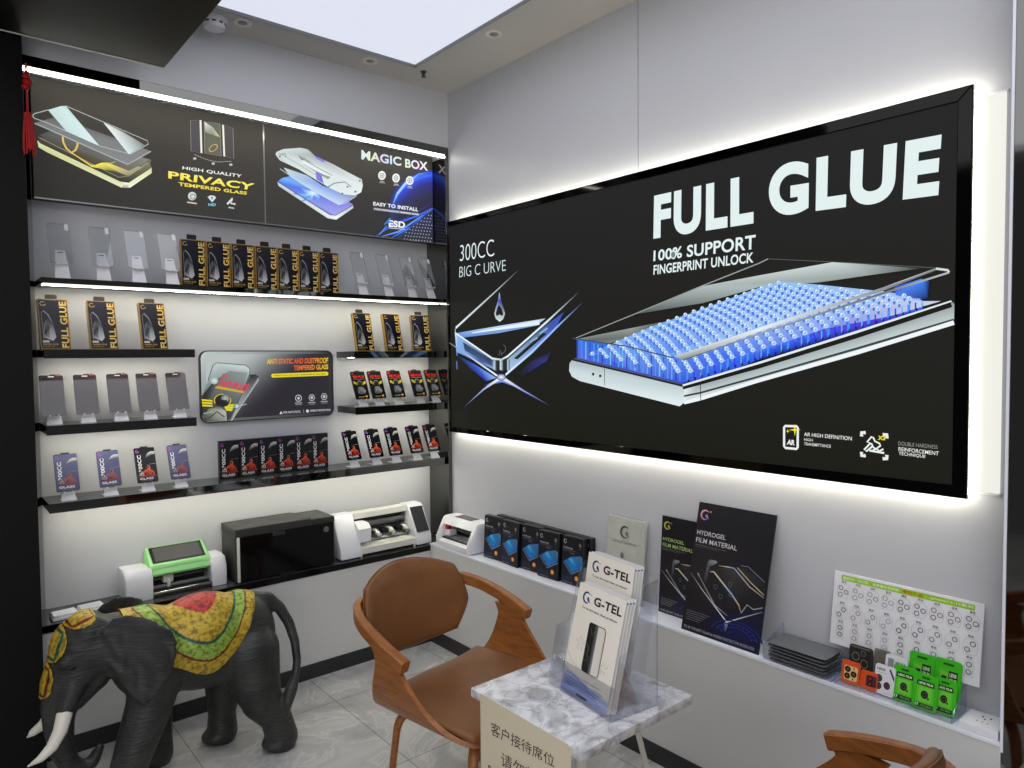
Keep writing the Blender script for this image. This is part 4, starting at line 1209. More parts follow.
def adcol(p):
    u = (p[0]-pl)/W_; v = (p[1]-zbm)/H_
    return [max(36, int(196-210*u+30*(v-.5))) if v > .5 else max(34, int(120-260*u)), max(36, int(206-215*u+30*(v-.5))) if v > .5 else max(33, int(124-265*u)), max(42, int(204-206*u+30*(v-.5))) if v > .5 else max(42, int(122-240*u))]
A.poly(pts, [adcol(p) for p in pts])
# pale backdrop tone fading from the upper left
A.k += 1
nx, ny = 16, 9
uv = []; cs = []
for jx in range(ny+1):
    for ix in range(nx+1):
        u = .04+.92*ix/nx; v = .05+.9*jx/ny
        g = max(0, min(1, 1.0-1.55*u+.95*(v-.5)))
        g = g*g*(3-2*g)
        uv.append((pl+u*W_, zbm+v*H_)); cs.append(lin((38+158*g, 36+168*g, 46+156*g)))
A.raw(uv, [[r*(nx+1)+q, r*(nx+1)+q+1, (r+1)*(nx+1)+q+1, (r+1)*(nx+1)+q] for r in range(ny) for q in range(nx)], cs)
A.poly([(250, 625), (400, 290), (440, 288), (464, 300), (466, 330), (270, 628)], [(40, 40, 44), (20, 20, 22), (30, 30, 34), (60, 60, 62), (210, 214, 214), (190, 196, 196)], l_)
A.poly([(50, 445), (130, 340), (215, 270), (250, 262), (395, 275), (400, 300), (350, 420), (240, 628), (70, 625), (48, 570)], [(30, 30, 34), (60, 64, 66), (130, 136, 136), (140, 146, 146), (160, 166, 166), (150, 156, 156), (60, 62, 66), (30, 30, 34), (44, 44, 48), (40, 40, 44)], l_)
A.poly([(95, 330), (130, 222), (160, 203), (370, 220), (402, 248), (398, 282), (360, 400), (340, 400), (385, 275), (250, 262), (130, 345), (55, 440)], [(150, 170, 170), (180, 200, 200), (206, 220, 220), (200, 216, 216), (206, 222, 222), (190, 206, 206), (110, 120, 120), (90, 98, 98), (180, 196, 196), (170, 186, 186), (140, 156, 156), (90, 100, 104)], l_)
A.line([(95, 330), (130, 222), (160, 203), (370, 220), (402, 248), (398, 282), (355, 410)], .003, (30, 36, 38), l_)
A.text('G', [(196, 315), (236, 312), (238, 278), (198, 282)], (226, 60, 90), .03, l_)
A.text('ESD PLUS', [(160, 378), (362, 418), (406, 360), (188, 330)], (236, 50, 84), .035, l_, sp=1.02)
A.poly([(140, 388), (165, 372), (360, 412), (352, 426)], (206, 180, 60), l_)
for k in range(3):
    A.poly([(46+k*2, 468+k*20), (125, 476+k*18), (130, 488+k*18), (50+k*2, 482+k*20)], (240, 226, 20), l_)
    A.poly([(205+k*8, 512+k*14), (290-k*6, 505+k*18), (280-k*6, 520+k*18), (212+k*8, 526+k*14)], (240, 226, 20), l_)
A.disc(198, 478, 66, 48, (34, 34, 40), l_, 16); A.ring(200, 478, 64, 48, .12, (226, 206, 40), l_, 16, radians(150), radians(400)); A.disc(222, 464, 34, 34, (196, 200, 200), l_, 14, edge=(90, 94, 96)); A.poly([(160, 470), (232, 476), (240, 500), (170, 505)], [(20, 20, 26), (70, 76, 90), (30, 30, 38), (20, 20, 26)], l_)
A.poly([(55, 600), (100, 540), (180, 520), (225, 560), (235, 628), (80, 628)], [(80, 90, 76), (130, 140, 120), (70, 76, 70), (196, 200, 190), (150, 160, 150), (50, 56, 50)], l_)
A.line([(100, 610), (160, 560), (215, 600)], .005, (30, 34, 34), l_); A.line([(60, 575), (130, 560)], .005, (170, 180, 160), l_)
A.disc(305, 520, 22, 20, (236, 250, 246), l_, 12, edge=(90, 120, 116)); A.line([(240, 545), (375, 505)], [.0006, .003], (200, 226, 220), l_)
A.disc(140, 335, 28, 26, (226, 246, 244), l_, 12, edge=(170, 190, 190))
A.text('ANTI STATIC AND DUSTPROOF', [(524, 214), (970, 206), (972, 165), (525, 176)], (244, 120, 40), .03, l_, sp=1.02, cols=[(250, 220, 30), (246, 120, 40), (242, 90, 40), (246, 130, 36), (250, 226, 30)])
A.text('TEMPERED GLASS', [(720, 260), (972, 250), (972, 214), (720, 222)], (244, 120, 40), .03, l_, sp=1.02, cols=[(244, 96, 40), (246, 140, 40), (250, 220, 40)])
A.poly([(562, 284), (962, 268), (974, 278), (970, 296), (566, 312), (554, 300)], (244, 226, 36), l_)
A.text('PREVENT DUST AND STATIC FROM ENTERING THE SCREEN', [(580, 303), (952, 289), (952, 279), (580, 293)], (90, 84, 20), .02, l_)
for x, y in ((755, 462), (852, 458), (942, 450)):
    A.ring(x, y, 24, 26, .2, (206, 210, 214), l_, 6 if x > 800 else 14); A.disc(x, y, 10, 11, (206, 210, 214), l_, 8)
    A.line([(x-26, y+36), (x+26, y+34)], .0035, (190, 196, 200), l_); A.line([(x-22, y+48), (x+24, y+46)], .003, (150, 156, 160), l_)
A.poly([(615, 578), (626, 556), (638, 577)], (220, 222, 226), l_); A.text('FOR ANTI STATIC', [(643, 574), (770, 568), (770, 552), (643, 558)], (206, 208, 212), .03, l_)
A.line([(792, 545), (792, 570)], .002, (170, 172, 176), l_); A.disc(820, 556, 11, 12, (220, 222, 226), l_, 8); A.text('SHIELD PROTECTION', [(840, 561), (988, 554), (988, 540), (840, 546)], (206, 208, 212), .03, l_)
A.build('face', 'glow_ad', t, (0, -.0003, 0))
# ================================================================== MACHINES ON THE COUNTER
CT = CZT+.0005


def card_stack(x, y, rz, label, n=3):
    t = thing('sample_pack', label, 'pack', (x, y, CT), rz, 'white packs on the counter')
    b = MB(); b.bb(-.044, .044, -.036, .036, 0, .012, .002, 1); b.build('lower_pack', 'white', t)
    b = MB(); b.bb(-.042, .042, -.034, .034, .0122, .020, .003, 1); b.build('top_pack', 'white', t, (0, .001, 0), (0, 0, .03))


card_stack(-1.783, .062, .05, 'flat white pack on the counter nearest the black pillar')
card_stack(-1.690, .078, .05, 'flat white pack on the counter beside the green topped cutter')

# --- pale green and white film cutter
gx0, gx1, gy, gd = -1.572, -1.170, .056, .142
gw = (gx1-gx0)/2
t = thing('film_cutter', 'small white film cutter with a pale green top and tilted screen', 'film cutter', ((gx0+gx1)/2, gy, CT))
cheek = [(0, 0), (0, .088), (.022, .122), (.075, .128), (gd, .122), (gd, 0)]
b = MB(); b.prism(cheek, -gw, -gw+.105, 'x', .008, 3); b.build('side_housing', 'white', t)
b = MB(); b.prism(cheek, gw-.066, gw, 'x', .008, 3); b.build('side_housing', 'white', t)
b = MB(); b.prism([(.012, .094), (.03, .126), (gd-.004, .134), (gd-.004, .106), (.055, .090), (.018, .084)], -gw+.104, gw-.065, 'x', .004, 2)
b.hexa([(-.112, .020, .112), (.146, .020, .112), (.146, .128, .118), (-.112, .128, .118), (-.100, .028, .130), (.134, .028, .130), (.134, .122, .188), (-.100, .122, .188)], .004, 2)
b.build('green_top', 'green', t)
q = lambda x, f, o: (x, .028+.094*f-.53*o, .130+.058*f+.85*o)
b = MB(); b.hexa([q(-.088, .08, 0), q(.122, .08, 0), q(.122, .92, 0), q(-.088, .92, 0), q(-.088, .08, .002), q(.122, .08, .002), q(.122, .92, .002), q(-.088, .92, .002)])
sc = b.build('touch_screen', 'black', t)
b = MB(); b.hexa([q(-.076, .15, .002), q(.110, .15, .002), q(.110, .85, .002), q(-.076, .85, .002), q(-.076, .15, .003), q(.110, .15, .003), q(.110, .85, .003), q(-.076, .85, .003)])
b.build('display', 'screen_grey', sc)
b = MB(); b.bb(-gw+.103, gw-.064, .105, gd-.002, 0, .1); b.build('rear_panel', 'grey_dark', t)
b = MB(); b.bb(-gw+.103, gw-.064, .004, .105, .002, .022); b.build('bed', 'grey_dark', t)
b = MB(); b.bb(-gw+.103, gw-.064, -.002, .008, .012, .024, .002, 1); b.build('front_bar', 'chrome', t)
b = MB(); b.tube([(-gw+.103, .06, .062), (gw-.064, .06, .062)], .006, 10); b.build('guide_rail', 'steel', t)
b = MB(); b.tube([(-gw+.103, .045, .032), (gw-.064, .045, .032)], .009, 12); b.build('roller', 'grey', t)
b = MB(); b.bb(-.05, -.01, .035, .07, .046, .08, .003, 1).lathe([(.006, .028), (.008, .034), (.008, .06), (.004, .066)], 10, (-.03, .034, 0)); b.build('cutting_head', 'white_warm', t)

# --- black ink-tank printer
px0, px1, py0, py1 = -1.146, -.680, .010, .205
pw = (px1-px0)/2
t = thing('printer', 'black boxy ink tank printer on the counter between two white cutters', 'printer', ((px0+px1)/2, py0, CT))
pd = py1-py0; ph = .238
b = MB(); b.bb(-pw, pw, .004, pd, .004, ph-.03, .010, 3); b.build('body', 'grey_dark', t)
b = MB(); b.bb(-pw+.012, pw-.004, .0, .006, .006, ph-.032, .002, 1); b.build('front_panel', 'gloss_black', t)
b = MB(); b.prism([(-pw, .002), (pw-.118, .002), (pw-.118, .035), (pw-.095, .06), (pw-.14, pd-.005), (-pw, pd-.005)], ph-.034, ph+.003, 'z', .004, 2); b.build('scanner_lid', 'grey_dark', t)
b = MB(); b.prism([(pw-.116, .002), (pw, .002), (pw, pd-.003), (pw-.134, pd-.003), (pw-.093, .062), (pw-.116, .037)], ph-.034, ph-.004, 'z', .004, 2); b.build('tank_cover', 'grey_dark', t)
b = MB(); b.bb(-pw+.004, -pw+.017, -.004, .003, .006, ph-.032, .0045, 3); b.build('light_strip', 'white_warm', t)
b = MB(); b.bb(pw-.004, pw-.001, -.002, .002, .006, ph-.03, .001, 1); b.build('edge_trim', 'steel', t)
b = MB(); b.lathe([(.013, 0), (.013, -.003), (.011, -.004), (.0005, -.004)], 20, (pw-.044, -.0, ph-.062), 'y'); b.build('power_button', 'steel', t)
b = MB(); b.bb(-.07, -.01, -.0015, .001, ph-.052, ph-.034, .001, 1); b.build('front_badge', 'screen', t)
b = MB(); b.bb(-.035, .035, -.006, .004, .001, .007, .002, 1); b.build('tray_grip', 'black', t)

# --- white wide cutter with slanted cheeks
wx0, wx1, wy = -.643, -.119, .024
ww = (wx1-wx0)/2
t = thing('plotter', 'white film plotter with slanted side cheeks and dark touch screen next to printer', 'film cutter', ((wx0+wx1)/2, wy, CT))
ck = [(0, .006), (0, .050), (.085, .196), (.105, .205), (.160, .205), (.168, .190), (.168, .006)]
b = MB(); b.prism(ck, -ww, -ww+.112, 'x', .006, 2); b.build('side_housing', 'white', t)
b = MB(); b.prism(ck, ww-.095, ww, 'x', .006, 2); rh = b.build('side_housing', 'white', t)
b = MB(); b.hexa([(ww-.086, .0065, .069), (ww-.012, .0065, .069), (ww-.012, .0775, .191), (ww-.086, .0775, .191), (ww-.086, .0035, .070), (ww-.012, .0035, .070), (ww-.012, .0745, .192), (ww-.086, .0745, .192)]); b.build('touch_screen', 'screen', rh)
b = MB(); b.prism([(.095, .172), (.10, .200), (.155, .202), (.160, .172)], -ww+.10, ww-.09, 'x', .003, 1); b.build('top_beam', 'white_warm', t)
b = MB(); b.prism([(.004, .014), (.002, .044), (.05, .050), (.10, .050), (.165, .060), (.165, .010)], -ww+.10, ww-.09, 'x', .003, 1); b.build('bed', 'white_warm', t)
b = MB(); b.bb(-ww+.10, ww-.09, .150, .160, .055, .175); b.build('rear_panel', 'steel', t)
b = MB(); b.bb(-ww+.10, ww-.09, .118, .128, .158, .170, .001, 1); b.build('guide_rail', 'black', t)
b = MB(); b.bb(-ww+.10, ww-.09, .112, .122, .128, .150, .002, 1); b.build('carriage_rail', 'steel', t)
b = MB(); b.bb(-ww+.10, ww-.09, .116, .126, .112, .118); b.build('drive_belt', 'black', t)
b = MB(); b.tube([(-ww+.10, .085, .058), (ww-.09, .085, .058)], .009, 12); b.build('roller', 'steel', t)
b = MB(); b.prism([(.018, .070), (.018, .135), (.045, .158), (.11, .160), (.11, .070)], -ww+.105, -ww+.178, 'x', .006, 2); b.build('carriage', 'white', t)
for k, xx in enumerate((-.018, .065, .150)):
    b = MB(); b.prism([(.066, .078), (.066, .090), (.088, .102), (.12, .102), (.12, .078)], xx-.010, xx+.010, 'x', .002, 1)
    pr_ = b.build('pinch_roller', 'white_warm', t)
    b = MB(); b.lathe([(.006, -.014), (.009, -.012), (.009, .012), (.006, .014)], 14, (xx+.002, .066, .074), 'x'); b.build('wheel', 'steel', pr_)
    b = MB(); b.bb(xx-.048, xx-.012, .085, .118, .080, .098, .002, 1); b.build('arm', 'black', pr_)
for xx in (-ww+.115, ww-.10):
    b = MB(); b.lathe([(.007, -.0004), (.007, .016)], 12, (xx, .014, 0)); b.build('foot', 'white_warm', t)
for xx in (-ww+.03, ww-.03):
    b = MB(); b.bb(xx-.012, xx+.012, .02, .15, -.0003, .008); b.build('foot', 'grey', t)

# ================================================================== GOODS ON THE RIGHT LEDGE
LT = LZ+.0004
# --- small white cutter in the corner (front faces into the room, -x)
t = thing('mini_cutter', 'small white cutter with grey top screen in the corner on the white ledge', 'film cutter', (-.140, -.195, LT), -pi/2)
hw = .148
ck = [(0, .004), (-.002, .05), (.045, .140), (.058, .148), (.128, .150), (.136, .14), (.136, .004)]
b = MB(); b.prism(ck, -hw, -hw+.028, 'x', .006, 2); b.build('side_housing', 'white', t)
b = MB(); b.prism(ck, hw-.028, hw, 'x', .006, 2); rs = b.build('side_housing', 'white', t)
b = MB(); b.prism([(.012, .010), (.012, .05), (.05, .130), (.12, .136), (.126, .010)], hw-.001, hw+.0015, 'x', .001, 1); b.build('side_panel', 'white_gloss', rs)
b = MB(); b.prism([(.030, .112), (.047, .142), (.060, .149), (.134, .150), (.134, .115), (.06, .110)], -hw+.026, hw-.026, 'x', .004, 2); tp = b.build('top_cover', 'white', t)
b = MB(); b.bb(-.068, .07, .064, .126, .1495, .1515, .001, 1); b.build('touch_screen', 'screen_grey', tp)
b = MB(); b.prism([(-.001, .004), (-.003, .030), (.02, .040), (.136, .040), (.136, .004)], -hw+.026, hw-.026, 'x', .003, 1); b.build('bed', 'white', t)
b = MB(); b.bb(-hw+.027, hw-.027, .115, .134, .038, .116); b.build('rear_panel', 'black', t)
b = MB(); b.tube([(-hw+.027, .05, .05), (hw-.027, .05, .05)], .007, 10); b.build('roller', 'steel', t)
b = MB(); b.bb(-hw+.027, hw-.027, .02, .032, .040, .046, .001, 1); b.build('cutting_strip', 'black', t)
b = MB(); b.bb(-hw+.027, hw-.027, .085, .095, .07, .08, .001, 1); b.build('guide_rail', 'steel', t)
b = MB(); b.bb(-hw+.035, -hw+.075, .03, .08, .052, .085, .003, 1); ch = b.build('cutting_head', 'white', t)
b = MB(); b.bb(-hw+.045, -hw+.068, .028, .055, .0855, .112, .003, 1); b.build('blade_cap', 'red_plastic', ch)

# --- five navy boxes
BW2, BH2 = .125, .206
b = MB(); b.bb(-BW2/2, BW2/2, 0, .030, 0, BH2, .002, 1); HB = b.mesh('carton'); HB.materials.append(MT['card_black'])
m = lambda x, y: ((x-.5)*BW2, y*BH2)
A = Art(None, .0001)
A.poly([(.01, .01), (.99, .01), (.99, .99), (.01, .99)], [(20, 24, 48), (16, 20, 40), (20, 20, 24), (18, 18, 20)], m)
A.logo(.16, .88, .075, (220, 220, 226), (170, 172, 180), lambda x, y: m(x, .88+(y-.88)*.62))
A.tbox('HYDROGEL', .08, .735, .52, .765, (196, 198, 204), .03, mp=m); A.line([(.08, .71), (.7, .71)], .0012, (130, 132, 140), m); A.line([(.08, .685), (.55, .685)], .001, (100, 102, 110), m); A.line([(.40, .655), (.6, .655)], .003, (120, 122, 130), m)
A.poly([(.78, .86), (.84, .90), (.92, .86), (.85, .80)], (130, 134, 140), m); A.line([(.85, .80), (.85, .76)], .002, (130, 134, 140), m)
A.poly([(.12, .46), (.50, .245), (.97, .40), (.97, .60), (.90, .645), (.44, .585)], [(30, 90, 150), (30, 110, 190), (20, 90, 160), (110, 150, 190), (90, 130, 170), (40, 110, 170)], m)
A.poly([(.16, .465), (.50, .275), (.93, .41), (.90, .62), (.46, .57)], [(34, 120, 190), (30, 130, 215), (24, 110, 190), (60, 120, 170), (36, 140, 215)], m)
A.poly([(.34, .52), (.6, .40), (.7, .44), (.46, .57)], [(90, 190, 235), (40, 140, 215), (50, 150, 220), (110, 200, 240)], m)
A.line([(.10, .45), (.48, .225), (.98, .385)], .0022, (186, 190, 200), m); A.line([(.48, .225), (.50, .20), (.52, .14)], .0018, (60, 66, 90), m)
A.disc(.73, .165, .085, .052, (244, 150, 24), m, 14); A.disc(.73, .165, .04, .025, (250, 196, 90), m, 10)
A.line([(.08, .14), (.5, .14)], .001, (90, 94, 120), m); A.line([(.08, .10), (.58, .10)], .001, (80, 84, 110), m); A.tbox('FILM MATERIAL', .1, .035, .55, .055, (140, 144, 160), .02, mp=m)
HBA = A.mesh('front_print'); HBA.materials.append(MT['print'])
for i, (x, y, r) in enumerate([(-.088, -.452, 3), (-.092, -.585, -3), (-.078, -.715, 2), (-.092, -.850, 3), (-.078, -.985, 2)]):
    t = thing('film_box', 'navy box with a blue phone picture, ' + ('beside the corner cutter' if i == 0 else 'behind the brochures, last of the row' if i == 4 else f'{ORD[i]} from the corner cutter'), 'box', (x, y, LT), group='navy film boxes on the ledge', rot=(radians(-3), 0, -pi/2+radians(r)))
    link('carton', HB, t); link('front_print', HBA, t, (0, -.0002, 0))

for i, (y, r) in enumerate([(-.490, 0), (-.617, 0), (-.744, 0), (-.871, 0), (-.998, 0)]):
    t = thing('film_box', ['navy box in the back row nearest the corner cutter', 'navy box in the back row, second from the corner cutter', 'navy box in the middle of the back row', 'navy box in the back row, second from the brochure end', 'navy box in the back row at the brochure end'][i], 'box', (-.036, y, LT), group='navy film boxes in the back row', rot=(0, 0, -pi/2+radians(r)))
    link('carton', HB, t); link('front_print', HBA, t, (0, -.0002, 0))

# --- silvery pouch
t = thing('film_pouch', 'pale silvery pouch with a dark crescent logo leaning on the wall', 'pouch', (-.060, -1.250, LT), group=None, rot=(radians(-6), 0, -pi/2))
PWd, PHt = .195, .325
rows = []
for k in range(13):
    v = k/12
    rows.append([((u-.5)*PWd*(1+.02*sin(7*v)), -.010*sin(pi*u)*(sin(pi*min(1, v*1.15))**.6 if v < .87 else .1)-.0015*sin(9*u+5*v), v*PHt) for u in [q/10 for q in range(11)]])
b = MB(); b.grid(rows, .012)
b.build('bag', pmat('silver_pouch', (196, 197, 186), .3, spec=.5, noise=.06, nscale=25, bump=.25, bscale=40), t)
A = Art(None, .0002); m = lambda x, y: ((x-.5)*PWd, y*PHt)
A.logo(.53, .84, .125, (40, 42, 48), (110, 112, 112), lambda x, y: m(x, .84+(y-.84)*.62))
A.tbox('TO BE THE BEST GLASS PRODUCER', .2, .70, .86, .72, (96, 96, 92), .02, mp=m)
A.line([(.02, .735), (.98, .72)], .001, (150, 150, 142), m)
A.poly([(.50, .60), (.55, .56), (.53, .52), (.47, .52), (.45, .56)], (120, 120, 116), m)
for q in range(4):
    A.ring(.40+.085*q, .475, .035, .022, .3, (120, 120, 116), m, 10)
A.ring(.80, .22, .055, .035, .4, (110, 110, 108), m, 10)
for q in range(6):
    A.line([(.72, .16-.022*q), (.94, .16-.022*q)], .001, (150, 150, 146), m)
A.build('print', 'print', t, (0, -.0145, 0))


# --- two posters leaning on the wall
def poster(name, label, x, y, w, h, lean, gold, rz=0):
    t = thing(name, label, 'poster', (x, y, LT), group='hydrogel film posters', rot=(radians(-lean), 0, -pi/2+radians(rz)))
    b = MB(); b.bb(-w/2, w/2, 0, .006, 0, h); b.build('board', 'card_black', t)
    A = Art(None, .00012); m = lambda x, y: ((x-.5)*w, y*h)
    A.k += 1
    n = 8; uv = []; cs = []
    for jy in range(n+1):
        for ix in range(n+1):
            u, v = ix/n, jy/n
            uv.append(m(u, v)); gl = max(0, 1-hypot((u-.3)/.5, (v-.45)/.35))
            bl = max(0, 1-hypot((u-.75)/.6, (v-.1)/.3))
            cs.append(lin((20+22*gl, 19+14*gl+6*bl, 27+10*gl+50*bl)))
    A.raw(uv, [[r*(n+1)+q, r*(n+1)+q+1, (r+1)*(n+1)+q+1, (r+1)*(n+1)+q] for r in range(n) for q in range(n)], cs)
    c1, c2 = ((240, 160, 150), (150, 120, 190)) if not gold else ((226, 196, 70), (170, 180, 90))
    A.logo(.10, .905, .062, c1, c2, lambda x, y: m(x, .905+(y-.905)*w/h)); A.ring(.175, .935, .012, .008, .4, c1, m, 8)
    tc = (206, 206, 210) if not gold else (176, 206, 130)
    A.text('HYDROGEL', [m(.03, .745), m(.42, .745), m(.42, .78), m(.03, .78)], tc, .010, mp=lambda x, y: (x, y))
    A.tbox('FILM MATERIAL', .03, .685, .58, .722, tc, .010, mp=m)
    A.line([(.03, .665), (.45, .665)], .0012, (130, 130, 134), m); A.line([(.03, .652), (.35, .652)], .001, (110, 110, 114), m)
    # layered phone edges
    A.poly([(.26, .40), (.30, .50), (.45, .54), (.58, .55), (.72, .58), (.98, .50), (.98, .34), (.60, .22)], [(34, 32, 30), (30, 29, 30), (70, 64, 54), (60, 58, 60), (34, 34, 40), (30, 30, 36), (26, 26, 32), (20, 20, 28)], m)
    A.poly([(.21, .39), (.235, .55), (.25, .575), (.345, .575), (.36, .56), (.27, .52), (.255, .39)], [(40, 42, 46), (110, 114, 120), (80, 84, 90), (160, 164, 168), (90, 94, 98), (60, 62, 66), (30, 32, 36)], m)
    A.line([(.02, .44), (.20, .34), (.58, .155), (.985, .30)], [.0015, .003, .005, .003], [(120, 124, 130), (190, 194, 198), (226, 230, 234), (110, 114, 120)], m)
    A.line([(.12, .45), (.16, .42), (.40, .25), (.58, .20)], [.005, .004, .004, .003], [(180, 184, 188), (120, 126, 132), (160, 166, 172), (110, 114, 120)], m)
    A.line([(.28, .485), (.33, .49), (.60, .36), (.70, .30), (.74, .25)], [.003, .005, .006, .005, .003], [(190, 186, 170), (226, 206, 160), (150, 180, 226), (206, 170, 120), (130, 90, 80)], m)
    A.line([(.38, .545), (.50, .552), (.58, .555), (.80, .45), (.985, .40)], [.002, .004, .004, .004, .003], [(150, 140, 120), (206, 190, 170), (140, 160, 200), (190, 176, 160), (150, 150, 156)], m)
    A.line([(.62, .565), (.80, .485), (.98, .42)], .003, (206, 186, 140), m); A.line([(.66, .585), (.75, .59), (.97, .51)], .0025, (120, 136, 160), m)
    A.line([(.74, .25), (.80, .32), (.88, .30), (.985, .33)], .004, (150, 154, 160), m)
    for q in ((.38, .385), (.46, .325), (.585, .36), (.56, .43)):
        A.line([(q[0]-.02, q[1]+.014), (q[0]+.02, q[1]+.014), (q[0]+.022, q[1]-.008), (q[0], q[1]-.018), (q[0]-.022, q[1]-.008)], .0015, (120, 128, 140), m, closed=True)
    A.poly([(.56, .15), (.60, .15), (.595, .115), (.575, .085), (.56, .12)], [(200, 210, 220), (140, 150, 160), (150, 170, 200), (120, 130, 150), (70, 76, 84)], m)
    # blue dial
    for r, c in ((.33, (34, 44, 120)), (.27, (30, 50, 140)), (.20, (36, 54, 150)), (.12, (30, 44, 120))):
        A.ring(.72, .065, r, r*.36, .06, c, m, 24, radians(10), radians(170))
    for q in range(9):
        a = radians(20+17*q); A.line([(.72+.21*cos(a), .065+.075*sin(a)), (.72+.26*cos(a), .065+.095*sin(a))], .0012, (60, 80, 190), m)
    for q in range(5):
        A.line([(.05, .155-.016*q), (.36-.03*q, .155-.016*q)], .0014, (130, 130, 140), m)
    A.tbox('TO BE THE BEST GLASS & SCREEN PROTECTOR PRODUCER', .04, .022, .96, .042, (150, 152, 164), .02, mp=m)
    A.build('print', 'print', t, (0, -.0003, 0))


poster('hydrogel_poster', 'smaller dark film poster with yellow logo half hidden behind the larger poster', -.046, -1.548, .25, .366, 4, True)
poster('hydrogel_poster', 'larger dark film poster with pink logo leaning on the wall', -.124, -1.738, .303, .455, 14, False)

# --- clear tray of film sheets
t = thing('sheet_tray', 'clear acrylic tray holding a stack of grey film sheets', 'tray', (-.072, -2.025, LT), -pi/2)
b = MB(); b.bb(-.112, .112, -.062, .062, 0, .003); b.build('base_plate', 'acrylic', t)
for xx in (-.112, .109):
    b = MB(); b.prism([(-.062, .003), (-.062, .045), (.062, .085), (.062, .003)], xx, xx+.003, 'x', side=1); b.build('side_panel', ['acrylic', 'acrylic_edge'], t)
b = MB(); b.bb(-.112, .112, -.062, -.059, .003, .022); b.build('front_panel', 'acrylic', t)
b = MB(); b.prism(rr_pts(.19, .112, .012), 0, .0022, 'y'); FS = b.mesh('film_sheet'); FS.materials.append(MT['film'])
for k in range(6):
    o = link('film_sheet', FS, None, (-.072+.051+random.uniform(-.002, .002), -2.022+random.uniform(-.004, .004), LT+.0045+.0105*k), (pi/2, 0, -pi/2))
    o.rotation_euler = (radians(90), 0, -pi/2+random.uniform(-.02, .02))
    tag(o, ['grey film sheet at the bottom of the stack in the clear tray', 'grey film sheet second from the bottom in the clear tray', 'grey film sheet third from the bottom in the clear tray', 'grey film sheet third from the top in the clear tray', 'grey film sheet just under the top one in the clear tray', 'topmost grey film sheet in the clear tray'][k], 'film sheet', 'grey film sheets in the clear tray')

# --- slanted clear tray with lens packs
ty0, ty1 = -2.144, -2.458
tc, tw = (ty0+ty1)/2, (ty0-ty1)/2
t = thing('lens_tray', 'clear slanted acrylic tray holding orange, white and green lens packs', 'tray', (-.135, tc, LT), -pi/2)
b = MB(); b.bb(-tw, tw, 0, .104, 0, .003); b.build('base_plate', 'acrylic', t)
for xx in (-tw, tw-.003):
    b = MB(); b.prism([(0, .003), (.002, .020), (.100, .078), (.104, .078), (.104, .003)], xx, xx+.003, 'x', side=1); b.build('side_panel', ['acrylic', 'acrylic_edge'], t)
b = MB(); b.bb(-tw+.003, tw-.003, 0, .003, .003, .024); b.build('front_panel', 'acrylic', t)
b = MB(); b.bb(-tw+.003, tw-.003, .101, .104, .003, .078); b.build('rear_panel', 'acrylic', t)


def lens_card(name, label, y, x, w, h, art, mat, z=.0050, lean=14, rz=0, group=None, body=None):
    t = thing(name, label, 'lens pack', (x, y, LT+z), group=group, rot=(radians(-lean), 0, -pi/2+radians(rz)))
    b = MB(); pts = rr_pts(w, h, min(.008, w*.14)); b.prism(pts, 0, .004, 'y')
    b.build('card', body or mat, t)
    A = Art(None, .0001); art(A, lambda x, y: ((x-.5)*w, y*h)); A.build('print', 'print', t, (0, -.0002, 0))
    return t


MT['green_card'] = pmat('bright_green_card', (62, 186, 30), .35)
MT['orange_card'] = pmat('orange_card', (222, 84, 30), .35)


def green_art(A, m):
    A.rrect(.16, .06, .86, .80, .08, (88, 200, 40), m)
    A.rrect(.33, .86, .67, .92, .03, (24, 90, 16), m)
    A.poly([(.16, .66), (.86, .66), (.86, .77), (.82, .80), (.20, .80), (.16, .77)], (26, 34, 24), m); A.tbox('LENS FILM', .22, .695, .80, .765, (210, 240, 190), .04, mp=m)
    A.rrect(.24, .22, .78, .62, .06, (112, 210, 60), m)
    A.disc(.5, .42, .15, .115, (22, 24, 22), m, 16); A.ring(.5, .42, .09, .07, .35, (80, 84, 84), m, 14); A.disc(.5, .42, .035, .03, (14, 14, 18), m, 8); A.disc(.66, .33, .045, .03, (24, 40, 20), m, 8)
    A.poly([(.14, .05), (.88, .05), (.88, .17), (.14, .17)], (28, 48, 24), m); A.tbox('17', .16, .07, .30, .155, (220, 240, 210), .05, mp=m); A.tbox('PRO MAX', .40, .09, .82, .14, (130, 170, 120), .03, mp=m)


def green_back_art(A, m):
    A.rrect(.30, .88, .70, .93, .02, (24, 90, 16), m); A.rrect(.16, .3, .86, .80, .06, (80, 190, 40), m)
    A.poly([(.2, .56), (.5, .56), (.5, .74), (.2, .74)], (110, 200, 60), m); A.poly([(.52, .5), (.86, .5), (.86, .78), (.52, .78)], (26, 34, 24), m); A.tbox('LENS', .56, .66, .82, .74, (210, 240, 190), .04, mp=m); A.tbox('FILM', .56, .55, .82, .63, (210, 240, 190), .04, mp=m)
    A.poly([(.24, .6), (.3, .66), (.46, .66), (.46, .6)], (40, 60, 30), m)


gg = 'green lens film packs in the slanted tray'
lens_card('lens_pack', 'green lens film pack at the back left of the tray', -2.352, -.066, .066, .128, green_back_art, 'green_card', lean=10, group=gg)
lens_card('lens_pack', 'green lens film pack at the back right of the tray', -2.418, -.064, .066, .130, green_back_art, 'green_card', lean=10, group=gg)
lens_card('lens_pack', 'green lens film pack at the front left, next to the white packs', -2.325, -.112, .062, .096, green_art, 'green_card', group=gg)
lens_card('lens_pack', 'green lens film pack at the front, middle of three', -2.381, -.118, .062, .094, green_art, 'green_card', group=gg)
lens_card('lens_pack', 'green lens film pack at the front right of the tray', -2.424, -.104, .058, .092, green_art, 'green_card', group=gg)


